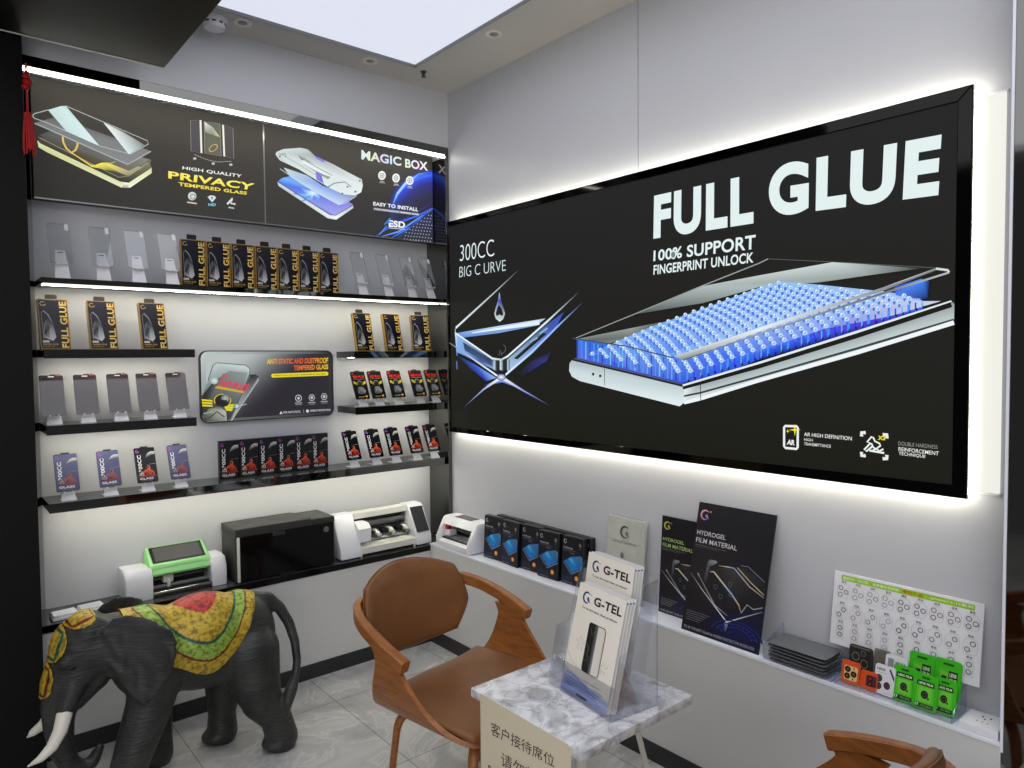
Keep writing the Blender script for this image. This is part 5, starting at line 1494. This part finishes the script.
def rings(A, m, pts, c, bg=None):
    for x, y, r in pts:
        A.disc(x, y, r, r*.8, bg or (24, 22, 24), m, 14); A.ring(x, y, r, r*.8, .3, c, m, 14); A.disc(x, y, r*.35, r*.3, (150, 80, 50) if not bg else (50, 50, 54), m, 8)


def orange_art(A, m):
    A.rrect(.14, .16, .88, .78, .1, (226, 206, 140), m); rings(A, m, ((.33, .62, .17), (.33, .33, .17), (.68, .46, .17)), (60, 30, 24)); A.disc(.68, .7, .05, .05, (196, 70, 30), m, 8); A.disc(.66, .24, .05, .05, (196, 70, 30), m, 8)


def orange2_art(A, m):
    A.rrect(.34, .2, .95, .8, .08, (90, 40, 60), m); rings(A, m, ((.58, .62, .18), (.58, .34, .18)), (50, 24, 30))


def black_art(A, m):
    A.rrect(.08, .06, .92, .9, .08, (40, 38, 36), m); rings(A, m, ((.3, .66, .17), (.3, .34, .17), (.68, .5, .17), (.62, .8, .11)), (110, 106, 100), (24, 22, 22)); A.line([(.1, .95), (.9, .95)], .003, (120, 116, 108), m)


def grey_art(A, m):
    A.poly([(.05, .1), (.5, .02), (.95, .1), (.95, .9), (.5, .98), (.05, .9)], (104, 100, 92), m)


def white_art(A, m):
    A.tbox('LENS', .1, .80, .5, .88, (90, 90, 92), .03, mp=m); A.line([(.1, .72), (.6, .72)], .001, (150, 150, 152), m)
    rings(A, m, ((.24, .52, .16), (.24, .26, .16), (.66, .34, .16)), (60, 50, 50), (90, 66, 60)); A.poly([(.7, .9), (.98, .55), (.98, .66), (.78, .92)], (30, 30, 34), m)


def white2_art(A, m):
    A.rect(.12, .66, .38, .9, (150, 150, 152), m); A.tbox('LENS FILM', .45, .78, .9, .85, (90, 90, 92), .03, mp=m); rings(A, m, ((.25, .4, .14), (.62, .22, .15)), (50, 46, 46), (120, 110, 106))


lens_card('lens_pack', 'orange lens pack with cream rings at the left end of the slanted tray', -2.181, -.116, .052, .066, orange_art, 'orange_card', lean=12)
lens_card('lens_pack', 'orange and purple lens pack partly behind a white one', -2.232, -.112, .048, .052, orange2_art, 'orange_card', lean=12)
lens_card('lens_pack', 'dark brown lens pack at the back left of the slanted tray', -2.186, -.066, .068, .098, black_art, 'grey_dark', lean=8)
lens_card('lens_pack', 'plain grey lens pack standing between the dark and white packs', -2.246, -.064, .044, .105, grey_art, 'grey', lean=8)
lens_card('lens_pack', 'white lens pack standing at the front beside the green packs', -2.273, -.112, .056, .082, white_art, 'white', lean=12, rz=-4)
lens_card('lens_pack', 'white lens pack standing behind the front white pack', -2.290, -.078, .060, .104, white2_art, 'white', lean=10)

# --- board of lens rings on the tray edge
t = thing('lens_ring_board', 'white sample board of camera lens rings with a green header leaning on wall', 'sample board', (-.037, -2.286, LT+.0785), group=None, rot=(radians(-8.5), 0, -pi/2))
RW, RH = .408, .222
b = MB(); b.bb(-RW/2, RW/2, 0, .004, 0, RH, .001, 1); b.build('panel', 'white', t)
A = Art(None, .00008); m = lambda x, y: ((x-.5)*RW, y*RH)
A.rect(.055, .895, .945, .965, (152, 200, 30), m)
A.tbox('最新3D一体灯环：金刚镜头保护膜：', .065, .91, .475, .95, (238, 248, 214), .01, mp=m)
A.tbox('专利产品', .49, .908, .625, .952, (196, 30, 24), .02, mp=m); A.tbox('：iphone13-15系列', .64, .908, .935, .952, (238, 248, 214), .01, mp=m)
cols = [(44, 42, 44), (140, 132, 128), (130, 126, 124), (150, 150, 170), (40, 40, 46), (70, 70, 110), (120, 84, 104), (110, 90, 88), (60, 60, 64)]
P3 = b.__class__  # (kept simple)
for r, cy in enumerate((.74, .455, .20)):
    for q in range(9):
        cx = .075+.1075*q; c = cols[q]
        A.tbox(('型号', '灰色', '银色', '蓝色', '黑色', '紫色', '粉色', '金色', '黑色')[q], cx-.018, cy+.115, cx+.018, cy+.145, (60, 60, 62), .01, mp=m)
        w = .036
        if r < 2:
            A.line([(cx-w, cy-.09), (cx+w*.9, cy-.09), (cx+w*1.2, cy-.03), (cx+w*1.2, cy+.06), (cx+w*.7, cy+.10), (cx-w*.7, cy+.10), (cx-w*1.2, cy+.05), (cx-w*1.2, cy-.06)], .0007, (176, 176, 180), m, closed=True)
        else:
            A.line([(cx-w*.6, cy-.10), (cx+w*.6, cy-.10), (cx+w*.75, cy), (cx+w*.6, cy+.10), (cx-w*.6, cy+.10), (cx-w*.75, cy)], .0007, (176, 176, 180), m, closed=True)
        rp = ((-.019, .045), (-.019, -.045), (.022, 0)) if r == 0 else ((.014, .04), (-.018, -.035)) if r == 1 else ((0, .045), (0, -.045))
        for dx, dy in rp:
            A.ring(cx+dx, cy+dy, .0175, .0175*RW/RH, .26, c, m, 14, up=False)
A.build('print', 'print', t, (0, -.0003, 0))
# --- power strip
t = thing('power_strip', 'white power socket strip at the right end of the ledge', 'power strip', (-.094, -2.519, LT), -pi/2)
b = MB(); b.bb(-.044, .044, -.045, .045, 0, .022, .003, 2); b.build('body', 'white', t)
b = MB()
for xx, yy, w, d in ((-.008, .018, .003, .010), (.010, .018, .003, .010), (0, .004, .0035, .008)):
    b.bb(xx-w/2, xx+w/2, yy-d/2, yy+d/2, .0215, .0224)
for xx in (-.012, .0, .012):
    b.bb(xx-.0015, xx+.0015, -.018, -.014, .0215, .0224)
b.build('socket_holes', 'black', t)
# ================================================================== CHAIRS
def make_chair(name, label):
    t = thing(name, label, 'chair')
    # bent shell: under the seat and up both sides into wings
    prof = []
    for x, z in ((-.291, .588), (-.293, .55), (-.291, .50), (-.283, .45), (-.266, .41), (-.238, .378), (-.19, .362), (-.10, .356)):
        prof.append((x, z))
    prof += [(0, .355)]+[(-x, z) for x, z in prof[::-1]]
    def smooth(P, k=3):
        out = []
        for i in range(len(P)-1):
            p0, p1, p2, p3 = P[max(i-1, 0)], P[i], P[i+1], P[min(i+2, len(P)-1)]
            for q in range(k):
                u = q/k
                out.append(tuple(.5*((2*b)+(c-a)*u+(2*a-5*b+4*c-d)*u*u+(3*b-a-3*c+d)*u**3) for a, b, c, d in zip(p0, p1, p2, p3)))
        return out+[P[-1]]
    P = smooth(prof)
    def yr(z):
        # front and rear edge of the shell at a height
        f = max(0, min(1, (z-.358)/.19))
        g = f**.6
        y0 = -.268+.272*g; y1 = .205-.088*g
        if z > .54:
            k = (z-.54)/.045; y0 -= .020*k*k; y1 += .014*k*k
        return y0, y1
    rows = []
    for x, z in P:
        y0, y1 = yr(z)
        rows.append([(x, y0+(y1-y0)*j/12, z+.0) for j in range(13)])
    b = MB(); b.grid(rows, .015); b.build('seat_shell', 'wood', t, smooth=50)
    # leather seat that runs a little way up the sides
    b = MB()
    n = 24
    A = {}; B = {}
    us = [-cos(pi*i/n) for i in range(n+1)]
    for i, u in enumerate(us):
        for j, v in enumerate(us):
            x = u*sqrt(1-.22*v*v)*.252; y = v*sqrt(1-.30*u*u)*.248-.03
            mx = max(abs(u), abs(v)); th = .024*max(0, 1-mx**6)**.5
            zc = .388+.034*abs(u)**3.2*max(0, min(1, .9+v*.4))-.012*(1-u*u)*(1-v*v)+(.012*max(0, -v)**4*-1)
            A[i, j] = b.bm.verts.new((x, y, zc+th))
            B[i, j] = A[i, j] if i in (0, n) or j in (0, n) else b.bm.verts.new((x, y, zc-th*.95))
    for i in range(n):
        for j in range(n):
            b._face([A[i, j], A[i+1, j], A[i+1, j+1], A[i, j+1]]); b._face([B[i, j], B[i, j+1], B[i+1, j+1], B[i+1, j]])
    seat = b.build('seat_cushion', 'leather', t, smooth=60)
    # back rest: curved upholstered pad
    fy = lambda x, z: .318-1.35*x*x+(z-.65)*.22
    shp = lambda X, Z: (X*(1-.13*max(0, (.62-Z)/.14)), Z-.62*X*X*max(0, min(1, (Z-.50)/.16)))
    b = MB(); b.pad(0, .618, .47, .296, .052, fy, n=26, k=.24, p=7, shape=shp); bk = b.build('backrest', 'leather', t, smooth=60)
    b = MB()
    pth = []
    for q in range(49):
        a = 2*pi*q/48; u, v = cos(a), sin(a); s_ = max(abs(u), abs(v)); u, v = u/s_, v/s_
        X, Z = shp(u*sqrt(1-.24*v*v)*.2345, .618+v*sqrt(1-.24*u*u)*.1475)
        pth.append((X, fy(X, Z)+.010, Z))
    b.tube(pth, .0022, 6, cap=False); b.build('piping', 'leather', bk)
    # arms
    for sx in (-1, 1):
        pa = [(sx*.288, -.020, .572), (sx*.292, .05, .597), (sx*.287, .13, .622), (sx*.274, .205, .643), (sx*.246, .268, .658), (sx*.214, .302, .666), (sx*.172, .318, .670)]
        Q = smooth(pa, 4)
        b = MB(); b.ribbon(Q, [.034 if i < 8 else .032-.010*min(1, (i-8)/14) for i in range(len(Q))], .040, bev=.13); b.build('arm', 'wood', t, smooth=28)
        # bent legs
    for sx in (-1, 1):
        for sy in (-1, 1):
            oy = -.03
            pl_ = [(sx*.05, sy*.10+oy, .342), (sx*.12, sy*.135+oy, .343), (sx*.165, sy*.158+oy, .335), (sx*.186, sy*.170+oy, .305), (sx*.194, sy*.176+oy, .25), (sx*.206, sy*.186+oy, .12), (sx*.216, sy*.194+oy, 0.0)]
            Q = smooth(pl_, 4)
            b = MB(); b.ribbon(Q, [.036-.012*i/len(Q) for i in range(len(Q))], [.022+.004*min(1, i/10)-.006*i/len(Q) for i in range(len(Q))], up=(sx*.55, sy*.45, .8)); b.build('leg', 'wood', t, smooth=50)
    return t


ch1 = make_chair('armchair', 'brown leather and wood armchair facing us between elephant and marble table')
ch1.location = (-.817, -1.245, 0); ch1.rotation_euler = (0, 0, radians(9))
ch2 = dup(ch1, (-.826, -2.296, 0), 'brown leather armchair cut off at the bottom right of the photo', radians(170))

# ================================================================== MARBLE TABLE
TX0, TX1, TY0, TY1, TZ = -1.0, -.557, -1.948, -1.503, .55
tcx, tcy = (TX0+TX1)/2, (TY0+TY1)/2
t = thing('side_table', 'small square white marble table carrying the brochure holder', 'table', (tcx, tcy, 0))
a, c = (TX1-TX0)/2, (TY1-TY0)/2
b = MB(); i_ = .06
b.hexa([(-a+i_, -c+i_, TZ-.052), (a-i_, -c+i_, TZ-.052), (a-i_, c-i_, TZ-.052), (-a+i_, c-i_, TZ-.052), (-a+.002, -c+.002, TZ-.024), (a-.002, -c+.002, TZ-.024), (a-.002, c-.002, TZ-.024), (-a+.002, c-.002, TZ-.024)])
b.bb(-a, a, -c, c, TZ-.026, TZ, .003, 2)
b.build('table_top', 'marble', t)
b = MB(); b.bb(-.13, .13, -.13, .13, TZ-.066, TZ-.0515, .002, 1); b.build('mount_plate', 'steel', t)
for sx in (-1, 1):
    for sy in (-1, 1):
        b = MB(); b.ribbon([(sx*.105, sy*.105, TZ-.058), (sx*.19, sy*.19, 0.0)], [.030, .018], [.016, .012], up=(sx, sy, .4)); b.build('leg', 'white_warm', t)
# reception card hanging from the edge
t = thing('reception_card', 'cream card with black Chinese writing hanging on the marble table edge', 'card', (TX0-.0003, -1.732, TZ+.002), -pi/2)
CWd, CHt = .362, .24
cy0 = -CWd/2
b = MB()
pts = rr_pts(CWd, CHt, .012, 5, -CHt)
b.prism(pts, -.0012, 0, 'y')
b.build('card', pmat('cream_card', (226, 214, 188), .5), t)
k_ = crop(460, 690, 7.314)
kc = lambda x, y: (lambda q: (-1.732-q.y, q.z-TZ-.002))(at(*k_(x, y), x=TX0-.0017))
for txt, q, w in (('客户接待席位', [(225, 325), (690, 570), (690, 480), (228, 228)], 0), ('请勿就坐', [(300, 555), (660, 748), (660, 650), (303, 450)], 0), ('Reserved for customers', [(205, 600), (760, 892), (760, 840), (207, 545)], .02)):
    A = Art(None, .00012); A.text(txt, q, (26, 24, 26), w, kc)
    A.build('writing', 'print', t, (0, -.0014, 0))

# ================================================================== BROCHURE HOLDER
hz = -pi/2+radians(-7)
t = thing('brochure_holder', 'clear acrylic two tier brochure holder standing on the marble table', 'brochure holder', (-.745, -1.775, TZ), hz)
hw = .134
b = MB(); b.bb(-hw, hw, -.085, .085, 0, .003, .001, 1); b.build('base_plate', 'acrylic', t)


def lean_panel(y0, z0, y1, z1, w, name, th=.003):
    b = MB()
    b.prism([(y0, z0), (y1, z1), (y1+th, z1), (y0+th, z0)], -w, w, 'x'); b.build(name, ['acrylic', 'acrylic_edge'], t)


lean_panel(-.084, .003, -.064, .080, hw, 'front_panel')
lean_panel(-.044, .003, .004, .190, hw, 'divider')
lean_panel(.020, .003, .086, .345, hw, 'back_panel')
lean_panel(-.006, .075, .003, .120, hw, 'upper_front_panel')
for sx in (-1, 1):
    x0, x1 = (sx*hw, sx*(hw+.003))
    b = MB(); b.prism([(-.085, .0), (-.050, .165), (-.008, .170), (.002, .20), (.040, .335), (.084, .345), (.084, 0)], min(x0, x1), max(x0, x1), 'x', side=1); b.build('side_panel', ['acrylic', 'acrylic_edge'], t)

# leaflets
LW, LH = .198, .300


def leaflet_print():
    A = Art(None, .0001); m = lambda x, y: ((x-.5)*LW, y*LH)
    cr = [(242, 234, 220), (246, 239, 226), (248, 242, 232), (245, 238, 225)]
    A.poly([(0, 0), (1, 0), (1, 1), (0, 1)], cr, m)
    A.poly([(0, .0), (1, .0), (1, .11), (.6, .13), (.3, .17), (0, .22)], [(70, 100, 190), (96, 124, 206), (206, 212, 232), (190, 200, 230), (150, 170, 220), (206, 212, 232)], m)
    A.line([(0, .36), (.12, .29), (.3, .25), (.5, .235)], [.003, .002, .0015, .0005], (206, 204, 206), m)
    A.logo(.20, .885, .085, (28, 44, 120), (44, 60, 130), lambda x, y: m(x, .885+(y-.885)*LW/LH))
    A.ring(.29, .925, .012, .008, .3, (40, 50, 100), m, 8)
    A.tbox('G-TEL', .37, .845, .95, .925, (22, 22, 26), .028, mp=m)
    A.tbox('To be the best glass producer', .14, .775, .90, .800, (40, 40, 50), .015, mp=m)
    # phone, half black half outline
    A.rrect(.36, .245, .70, .69, .035, (26, 26, 28), m)
    A.poly([(.545, .245), (.70, .245), (.70, .69), (.545, .69)], (232, 226, 216), m)
    A.poly([(.50, .25), (.56, .25), (.56, .685), (.50, .685)], [(60, 60, 62), (150, 150, 152), (110, 110, 112), (80, 80, 82)], m)
    A.line([(.56, .25), (.69, .25), (.72, .275), (.72, .66), (.69, .685), (.56, .685)], .0022, (40, 40, 44), m)
    A.line([(.38, .50), (.44, .46), (.42, .40), (.48, .37)], .001, (150, 150, 156), m); A.line([(.39, .34), (.46, .36), (.50, .31)], .001, (140, 140, 146), m); A.line([(.41, .64), (.46, .58), (.50, .62)], .001, (130, 130, 136), m)
    for q in range(5):
        a = q*1.2; A.line([(.26+.03*cos(a), .47+.02*sin(a)), (.26+.10*cos(a+.5), .47+.07*sin(a+.5)), (.26+.05*cos(a+1), .47+.05*sin(a+1))], .0008, (150, 150, 160), m)
        A.line([(.80+.02*cos(a), .36+.02*sin(a)), (.80+.09*cos(a+.5), .36+.06*sin(a+.5)), (.80+.05*cos(a+1), .36+.05*sin(a+1))], .0008, (140, 140, 150), m)
    A.tbox('Tempered glass screen protector manufacturer', .08, .165, .80, .18, (70, 84, 140), .01, mp=m)
    for q in range(4):
        A.line([(.06, .135-.022*q), (.88-.05*q, .135-.022*q)], .0012, (60, 80, 160), m)
    A.line([(.36, .028), (.60, .028)], .005, (30, 30, 34), m)
    me = A.mesh('front_print'); me.materials.append(MT['print']); return me


LP = leaflet_print()
b = MB(); b.bb(-LW/2, LW/2, 0, .0012, 0, LH); LB = b.mesh('paper'); LB.materials.append(pmat('white_paper', (236, 234, 232), .5))
A = Art(None, .0001); A.line([(LW*.30, LH*.965), (LW*.49, LH*.965)], .003, (60, 66, 160)); LBP = A.mesh('back_print'); LBP.materials.append(MT['print'])
Mh = Matrix.Translation((-.745, -1.775, TZ)) @ Matrix.Rotation(hz, 4, 'Z')
for tier, (y0, z0, nm) in enumerate(((-.0775, .006, 'lower'), (.006, .072, 'upper'))):
    for q in range(4):
        lean = radians(14.5 if tier == 0 else 10)
        p = Mh @ Vector((.012+.004*q-.034*tier, y0+.0075*q, z0+.0004*q))
        lab = [f'front cream brochure in the {nm} tier of the acrylic holder', f'second brochure in the {nm} tier, just behind the front one', f'third brochure in the {nm} tier of the acrylic holder', f'rearmost brochure in the {nm} tier of the acrylic holder'][q]
        o = thing('brochure', lab, 'brochure', p, group=f'brochures in the {nm} tier', rot=(-lean, 0, hz))
        link('paper', LB, o); link('front_print', LP if q == 0 else LBP, o, (0, -.0002, 0))
# ================================================================== ELEPHANT
EL = thing('elephant_figure', 'dark grey elephant statue with painted gold and green saddle cloth', 'elephant statue', (-1.42, -.375, 0))


def remesh(build, vox, name, smooth_it=8):
    mb = MB(); build(mb)
    me = bpy.data.meshes.new(name); mb.bm.to_mesh(me); mb.bm.free()
    o = bpy.data.objects.new(name, me); COL.objects.link(o)
    r = o.modifiers.new('r', 'REMESH'); r.mode = 'VOXEL'; r.voxel_size = vox
    s = o.modifiers.new('s', 'SMOOTH'); s.factor = .5; s.iterations = smooth_it
    dg = bpy.context.evaluated_depsgraph_get()
    out = bpy.data.meshes.new_from_object(o.evaluated_get(dg))
    bpy.data.objects.remove(o); bpy.data.meshes.remove(me)
    out.name = name
    return out


def torso(b):
    b.ball((-.13, 0, .445), (.165, .128, .160), 28); b.ball((.01, 0, .452), (.20, .142, .172), 28); b.ball((.145, 0, .435), (.140, .130, .170), 28)
    b.ball((.06, 0, .40), (.17, .128, .125), 24)
    b.capsule((-.18, 0, .50), (-.33, 0, .53), .122, .098, 20)


def limb(b, pts, n=18):
    for (p, r), (q, s) in zip(pts, pts[1:]):
        b.capsule(p, q, r, s, n)


def ear(b, sy):
    # big fan shaped sheet, thin, flaring away from the head
    out = [(-.330, .600), (-.290, .640), (-.245, .648), (-.190, .628), (-.140, .595), (-.122, .545), (-.135, .470), (-.160, .405), (-.200, .352), (-.222, .335), (-.250, .365), (-.283, .420), (-.315, .500)]
    n = len(out); c = (-.262, .52)
    def Y(x, z):
        u = max(0, min(1, (x+.33)/.20))
        return sy*(.086+.125*u-.012*sin(u*pi)+.02*max(0, (z-.60)/.05)*-.6)
    lay = []
    for off in (-.008, .008):
        rings = []
        for f in (.02, .4, .75, 1):
            rings.append([b.bm.verts.new((c[0]+(x-c[0])*f, Y(c[0]+(x-c[0])*f, c[1]+(z-c[1])*f)+off*(1 if f < 1 else .6)+sy*.006*sin(9*f+3*i), c[1]+(z-c[1])*f)) for i, (x, z) in enumerate(out)])
        for a, d in zip(rings, rings[1:]):
            for k in range(n):
                b._face([a[k], a[(k+1) % n], d[(k+1) % n], d[k]])
        b._face(rings[0]); lay.append(rings[-1])
    for k in range(n):
        b._face([lay[0][k], lay[0][(k+1) % n], lay[1][(k+1) % n], lay[1][k]])
    bmesh.ops.recalc_face_normals(b.bm, faces=b.bm.faces)


def whole(b):
    torso(b)
    # head
    b.ball((-.365, 0, .535), (.098, .092, .108), 26); b.ball((-.385, 0, .475), (.085, .082, .085), 24)
    b.ball((-.35, .04, .585), (.062, .05, .058), 18); b.ball((-.35, -.04, .585), (.062, .05, .058), 18)
    b.capsule((-.340, -.01, .430), (-.388, -.012, .352), .052, .022, 16)     # jaw
    for sy in (-1, 1):
        b.capsule((-.405, sy*.048, .43), (-.432, sy*.062, .368), .038, .030, 14)   # tusk sockets
        b.ball((-.425, sy*.068, .515), (.030, .018, .020), 14)        # brow
    # trunk
    limb(b, [((-.395, 0, .49), .078), ((-.425, 0, .43), .066), ((-.442, 0, .36), .055), ((-.446, 0, .29), .046), ((-.440, 0, .21), .038), ((-.418, 0, .145), .032), ((-.382, 0, .118), .027), ((-.352, 0, .130), .022), ((-.336, 0, .160), .018)])
    b.ball((-.330, -.010, .176), (.016, .012, .016), 12)
    # legs: near side is -y
    limb(b, [((-.155, -.050, .40), .092), ((-.185, -.070, .30), .078), ((-.235, -.086, .18), .066), ((-.272, -.090, .075), .058), ((-.285, -.090, .035), .062)])
    limb(b, [((-.150, .070, .38), .088), ((-.140, .085, .22), .066), ((-.128, .095, .09), .054), ((-.130, .095, .035), .058)])
    limb(b, [((.165, -.062, .39), .112), ((.175, -.080, .29), .096), ((.196, -.096, .205), .076), ((.246, -.104, .125), .058), ((.268, -.106, .04), .060)])
    limb(b, [((.140, .070, .37), .098), ((.115, .088, .22), .070), ((.108, .095, .11), .052), ((.108, .095, .04), .058)])
    for x, y in ((-.285, -.090), (-.130, .095), (.268, -.106), (.108, .095)):
        b.ball((x-.018, y, .028), (.062, .058, .030), 18)
    # tail
    limb(b, [((.205, 0, .560), .036), ((.262, -.002, .555), .028), ((.306, -.008, .512), .023), ((.338, -.025, .445), .021), ((.350, -.05, .375), .019), ((.343, -.085, .312), .017), ((.318, -.125, .266), .017)], 12)
    limb(b, [((.318, -.125, .266), .017), ((.290, -.150, .235), .025), ((.272, -.160, .195), .021), ((.264, -.162, .140), .006)], 12)
    ear(b, -1); ear(b, 1)


bm_body = remesh(whole, .0062, 'body', 10)
for v in bm_body.vertices:
    if v.co.z < .004:
        v.co.z = 0.0005
for p_ in bm_body.polygons:
    p_.use_smooth = True
bm_body.materials.append(MT['elephant'])
body = link('body', bm_body, EL)
tm = remesh(torso, .010, 'torso_form', 6)
full_bvh = BVHTree.FromPolygons([v.co.copy() for v in bm_body.vertices], [tuple(p_.vertices) for p_ in bm_body.polygons])
tor_bvh = BVHTree.FromPolygons([v.co.copy() for v in tm.vertices], [tuple(p_.vertices) for p_ in tm.polygons])
bpy.data.meshes.remove(tm)


def draped(name, rows_cols, thick=.005):
    """rows of (point, colour, keep) -> thin shell with colours"""
    R, Cn = len(rows_cols), len(rows_cols[0])
    vs = []; fs = []; cs = []
    for r in rows_cols:
        for p_, c_, k in r:
            vs.append(p_)
    keep = [[k for _, _, k in r] for r in rows_cols]; col = [c_ for r in rows_cols for _, c_, _ in r]
    for i in range(R-1):
        for j in range(Cn-1):
            if keep[i][j] and keep[i+1][j] and keep[i][j+1] and keep[i+1][j+1]:
                f = (i*Cn+j, i*Cn+j+1, (i+1)*Cn+j+1, (i+1)*Cn+j); fs.append(f); cs.append([col[q] for q in f])
    me = bpy.data.meshes.new(name); me.from_pydata(vs, [], fs)
    a_ = me.color_attributes.new('Col', 'FLOAT_COLOR', 'CORNER'); flat = []
    for f in cs:
        for c_ in f:
            flat += list(c_)
    a_.data.foreach_set('color', flat)
    bm = bmesh.new(); bm.from_mesh(me)
    bmesh.ops.delete(bm, geom=[v for v in bm.verts if not v.link_faces], context='VERTS')
    bmesh.ops.recalc_face_normals(bm, faces=bm.faces)
    bm.to_mesh(me); bm.free()
    for p_ in me.polygons:
        p_.use_smooth = True
    me.materials.append(MT['cloth'])
    o = link(name, me, EL)
    s_ = o.modifiers.new('thickness', 'SOLIDIFY'); s_.thickness = thick; s_.offset = 0
    return o


GOLD, GREEN, TEAL, RED, CRIM = lin((198, 168, 52)), lin((150, 182, 74)), lin((24, 92, 80)), lin((124, 30, 22)), lin((190, 56, 56))
rows = []
NS, NT = 170, 220
for i in range(NS+1):
    s = -.255+.465*i/NS
    row = []
    for j in range(NT+1):
        th = radians(-118+236*j/NT)
        d = Vector((0, sin(th), cos(th)))
        o_ = Vector((s, 0, .43))+d*.5
        h_ = tor_bvh.ray_cast(o_, -d)
        p_ = h_[0] if h_[0] else Vector((s, 0, .43))+d*.15
        p_ = p_+d*.0055
        # distance scale: rounded diamond centred on the back, tip low on each flank
        sc_ = .0
        u = (s-sc_)/(.205 if s > sc_ else .262); v = abs(th)/radians(112)
        r = (abs(u)**1.6+v**1.4)**(1/1.5)
        r += .012*sin(14*th)*(.5 if r > .8 else .2)
        if r < .30: c_ = CRIM
        elif r < .315: c_ = GOLD
        elif r < .60: c_ = GOLD
        elif r < .635: c_ = TEAL
        elif r < .80: c_ = GREEN
        elif r < .83: c_ = RED
        else: c_ = GOLD
        row.append((tuple(p_), c_, r <= 1.0))
    rows.append(row)
draped('saddle_cloth', rows)
# forehead ornament of three linked plates running down toward the trunk
rows = []
path = [(-.300, .655), (-.345, .655), (-.385, .640), (-.420, .605), (-.445, .560), (-.470, .505), (-.490, .450), (-.505, .400)]
NP = 190
for i in range(NP+1):
    f = i/NP*(len(path)-1); k = min(int(f), len(path)-2); g = f-k
    x = path[k][0]*(1-g)+path[k+1][0]*g; z = path[k][1]*(1-g)+path[k+1][1]*g
    tx, tz = path[k+1][0]-path[k][0], path[k+1][1]-path[k][1]; L_n = hypot(tx, tz); nrm = Vector((tz/L_n, 0, -tx/L_n))
    if nrm.x > 0 and nrm.z < 0:
        nrm = -nrm
    fr = i/NP
    seg = (fr-.10)/.90*3
    q = seg-int(seg) if seg >= 0 else 0
    w = (.078, .068, .052)[min(2, max(0, int(seg)))]
    wid = w*(1-abs(2*q-1)**3)**.5 if seg >= 0 else 0
    row = []
    for j in range(91):
        t_ = -1+2*j/90
        y = t_*.098
        o_ = Vector((x, y, z))+nrm*.3
        h_ = full_bvh.ray_cast(o_, -nrm)
        p_ = h_[0] if h_[0] else Vector((x, y, z))
        p_ = p_+nrm*.004
        r = abs(y)/wid if wid > .004 else 9
        e_ = max(r, abs(2*q-1))
        c_ = GOLD if e_ > .82 else ((RED, TEAL, RED)[min(2, max(0, int(seg)))] if e_ > .66 else GOLD)
        row.append((tuple(p_), c_, r <= 1.0 and h_[0] is not None and (h_[0]-Vector((x, y, z))).length < .075))
    rows.append(row)
draped('forehead_ornament', rows, .004)
# tusks and eyes
for sy in (-1, 1):
    pa = [(-.424, sy*.060, .392), (-.438, sy*.070, .348), (-.452, sy*.082, .305), (-.478, sy*.094, .266), (-.510, sy*.102, .244), ((-.541 if sy < 0 else -.522), sy*.104, .234)]
    b = MB(); b.tube(pa, [.021, .0235, .0215, .018, .012, .003], 16); b.ball(pa[-1], .0035, 8); b.build('tusk', 'ivory', EL, smooth=80)
    h_ = full_bvh.ray_cast(Vector((-.412, sy*.3, .497)), Vector((0, -sy, 0)))
    p_ = h_[0] if h_[0] else Vector((-.412, sy*.08, .497))
    b = MB(); b.ball(p_+Vector((0, -sy*.004, 0)), (.012, .009, .0075), 14); ey = b.build('eye', 'black', EL)
    b = MB(); b.tube([p_+Vector((-.020, -sy*.001, -.002)), p_+Vector((0, sy*.002, .009)), p_+Vector((.022, -sy*.001, -.001))], [.002, .0045, .002], 8)
    b.build('eyelid', 'elephant', EL)
# ------------------------------------------------------------------ light
w = bpy.data.worlds.new('shop'); SC.world = w; w.use_nodes = True
w.node_tree.nodes['Background'].inputs['Color'].default_value = (.09, .09, .097, 1)
w.node_tree.nodes['Background'].inputs['Strength'].default_value = 1.0


def area(name, loc, sx, sy, power, col=(1, 1, 1), rot=(0, 0, 0)):
    l = bpy.data.lights.new(name, 'AREA'); l.shape = 'RECTANGLE'; l.size = sx; l.size_y = sy; l.energy = power; l.color = col
    o = bpy.data.objects.new(name, l); COL.objects.link(o); o.location = loc; o.rotation_euler = rot
    return o


area('ceiling_panel_light', (-2.1, -2.0, ZC-.02), 3.2, 3.2, 26, (1, .985, .97))
area('added_fill_light', (-3.2, -4.2, 1.4), 2.2, 2.2, 36, (1, .98, .95), (radians(108), 0, radians(-40)))  # added fill lamp, unseen behind the camera, brightens ceiling and walls
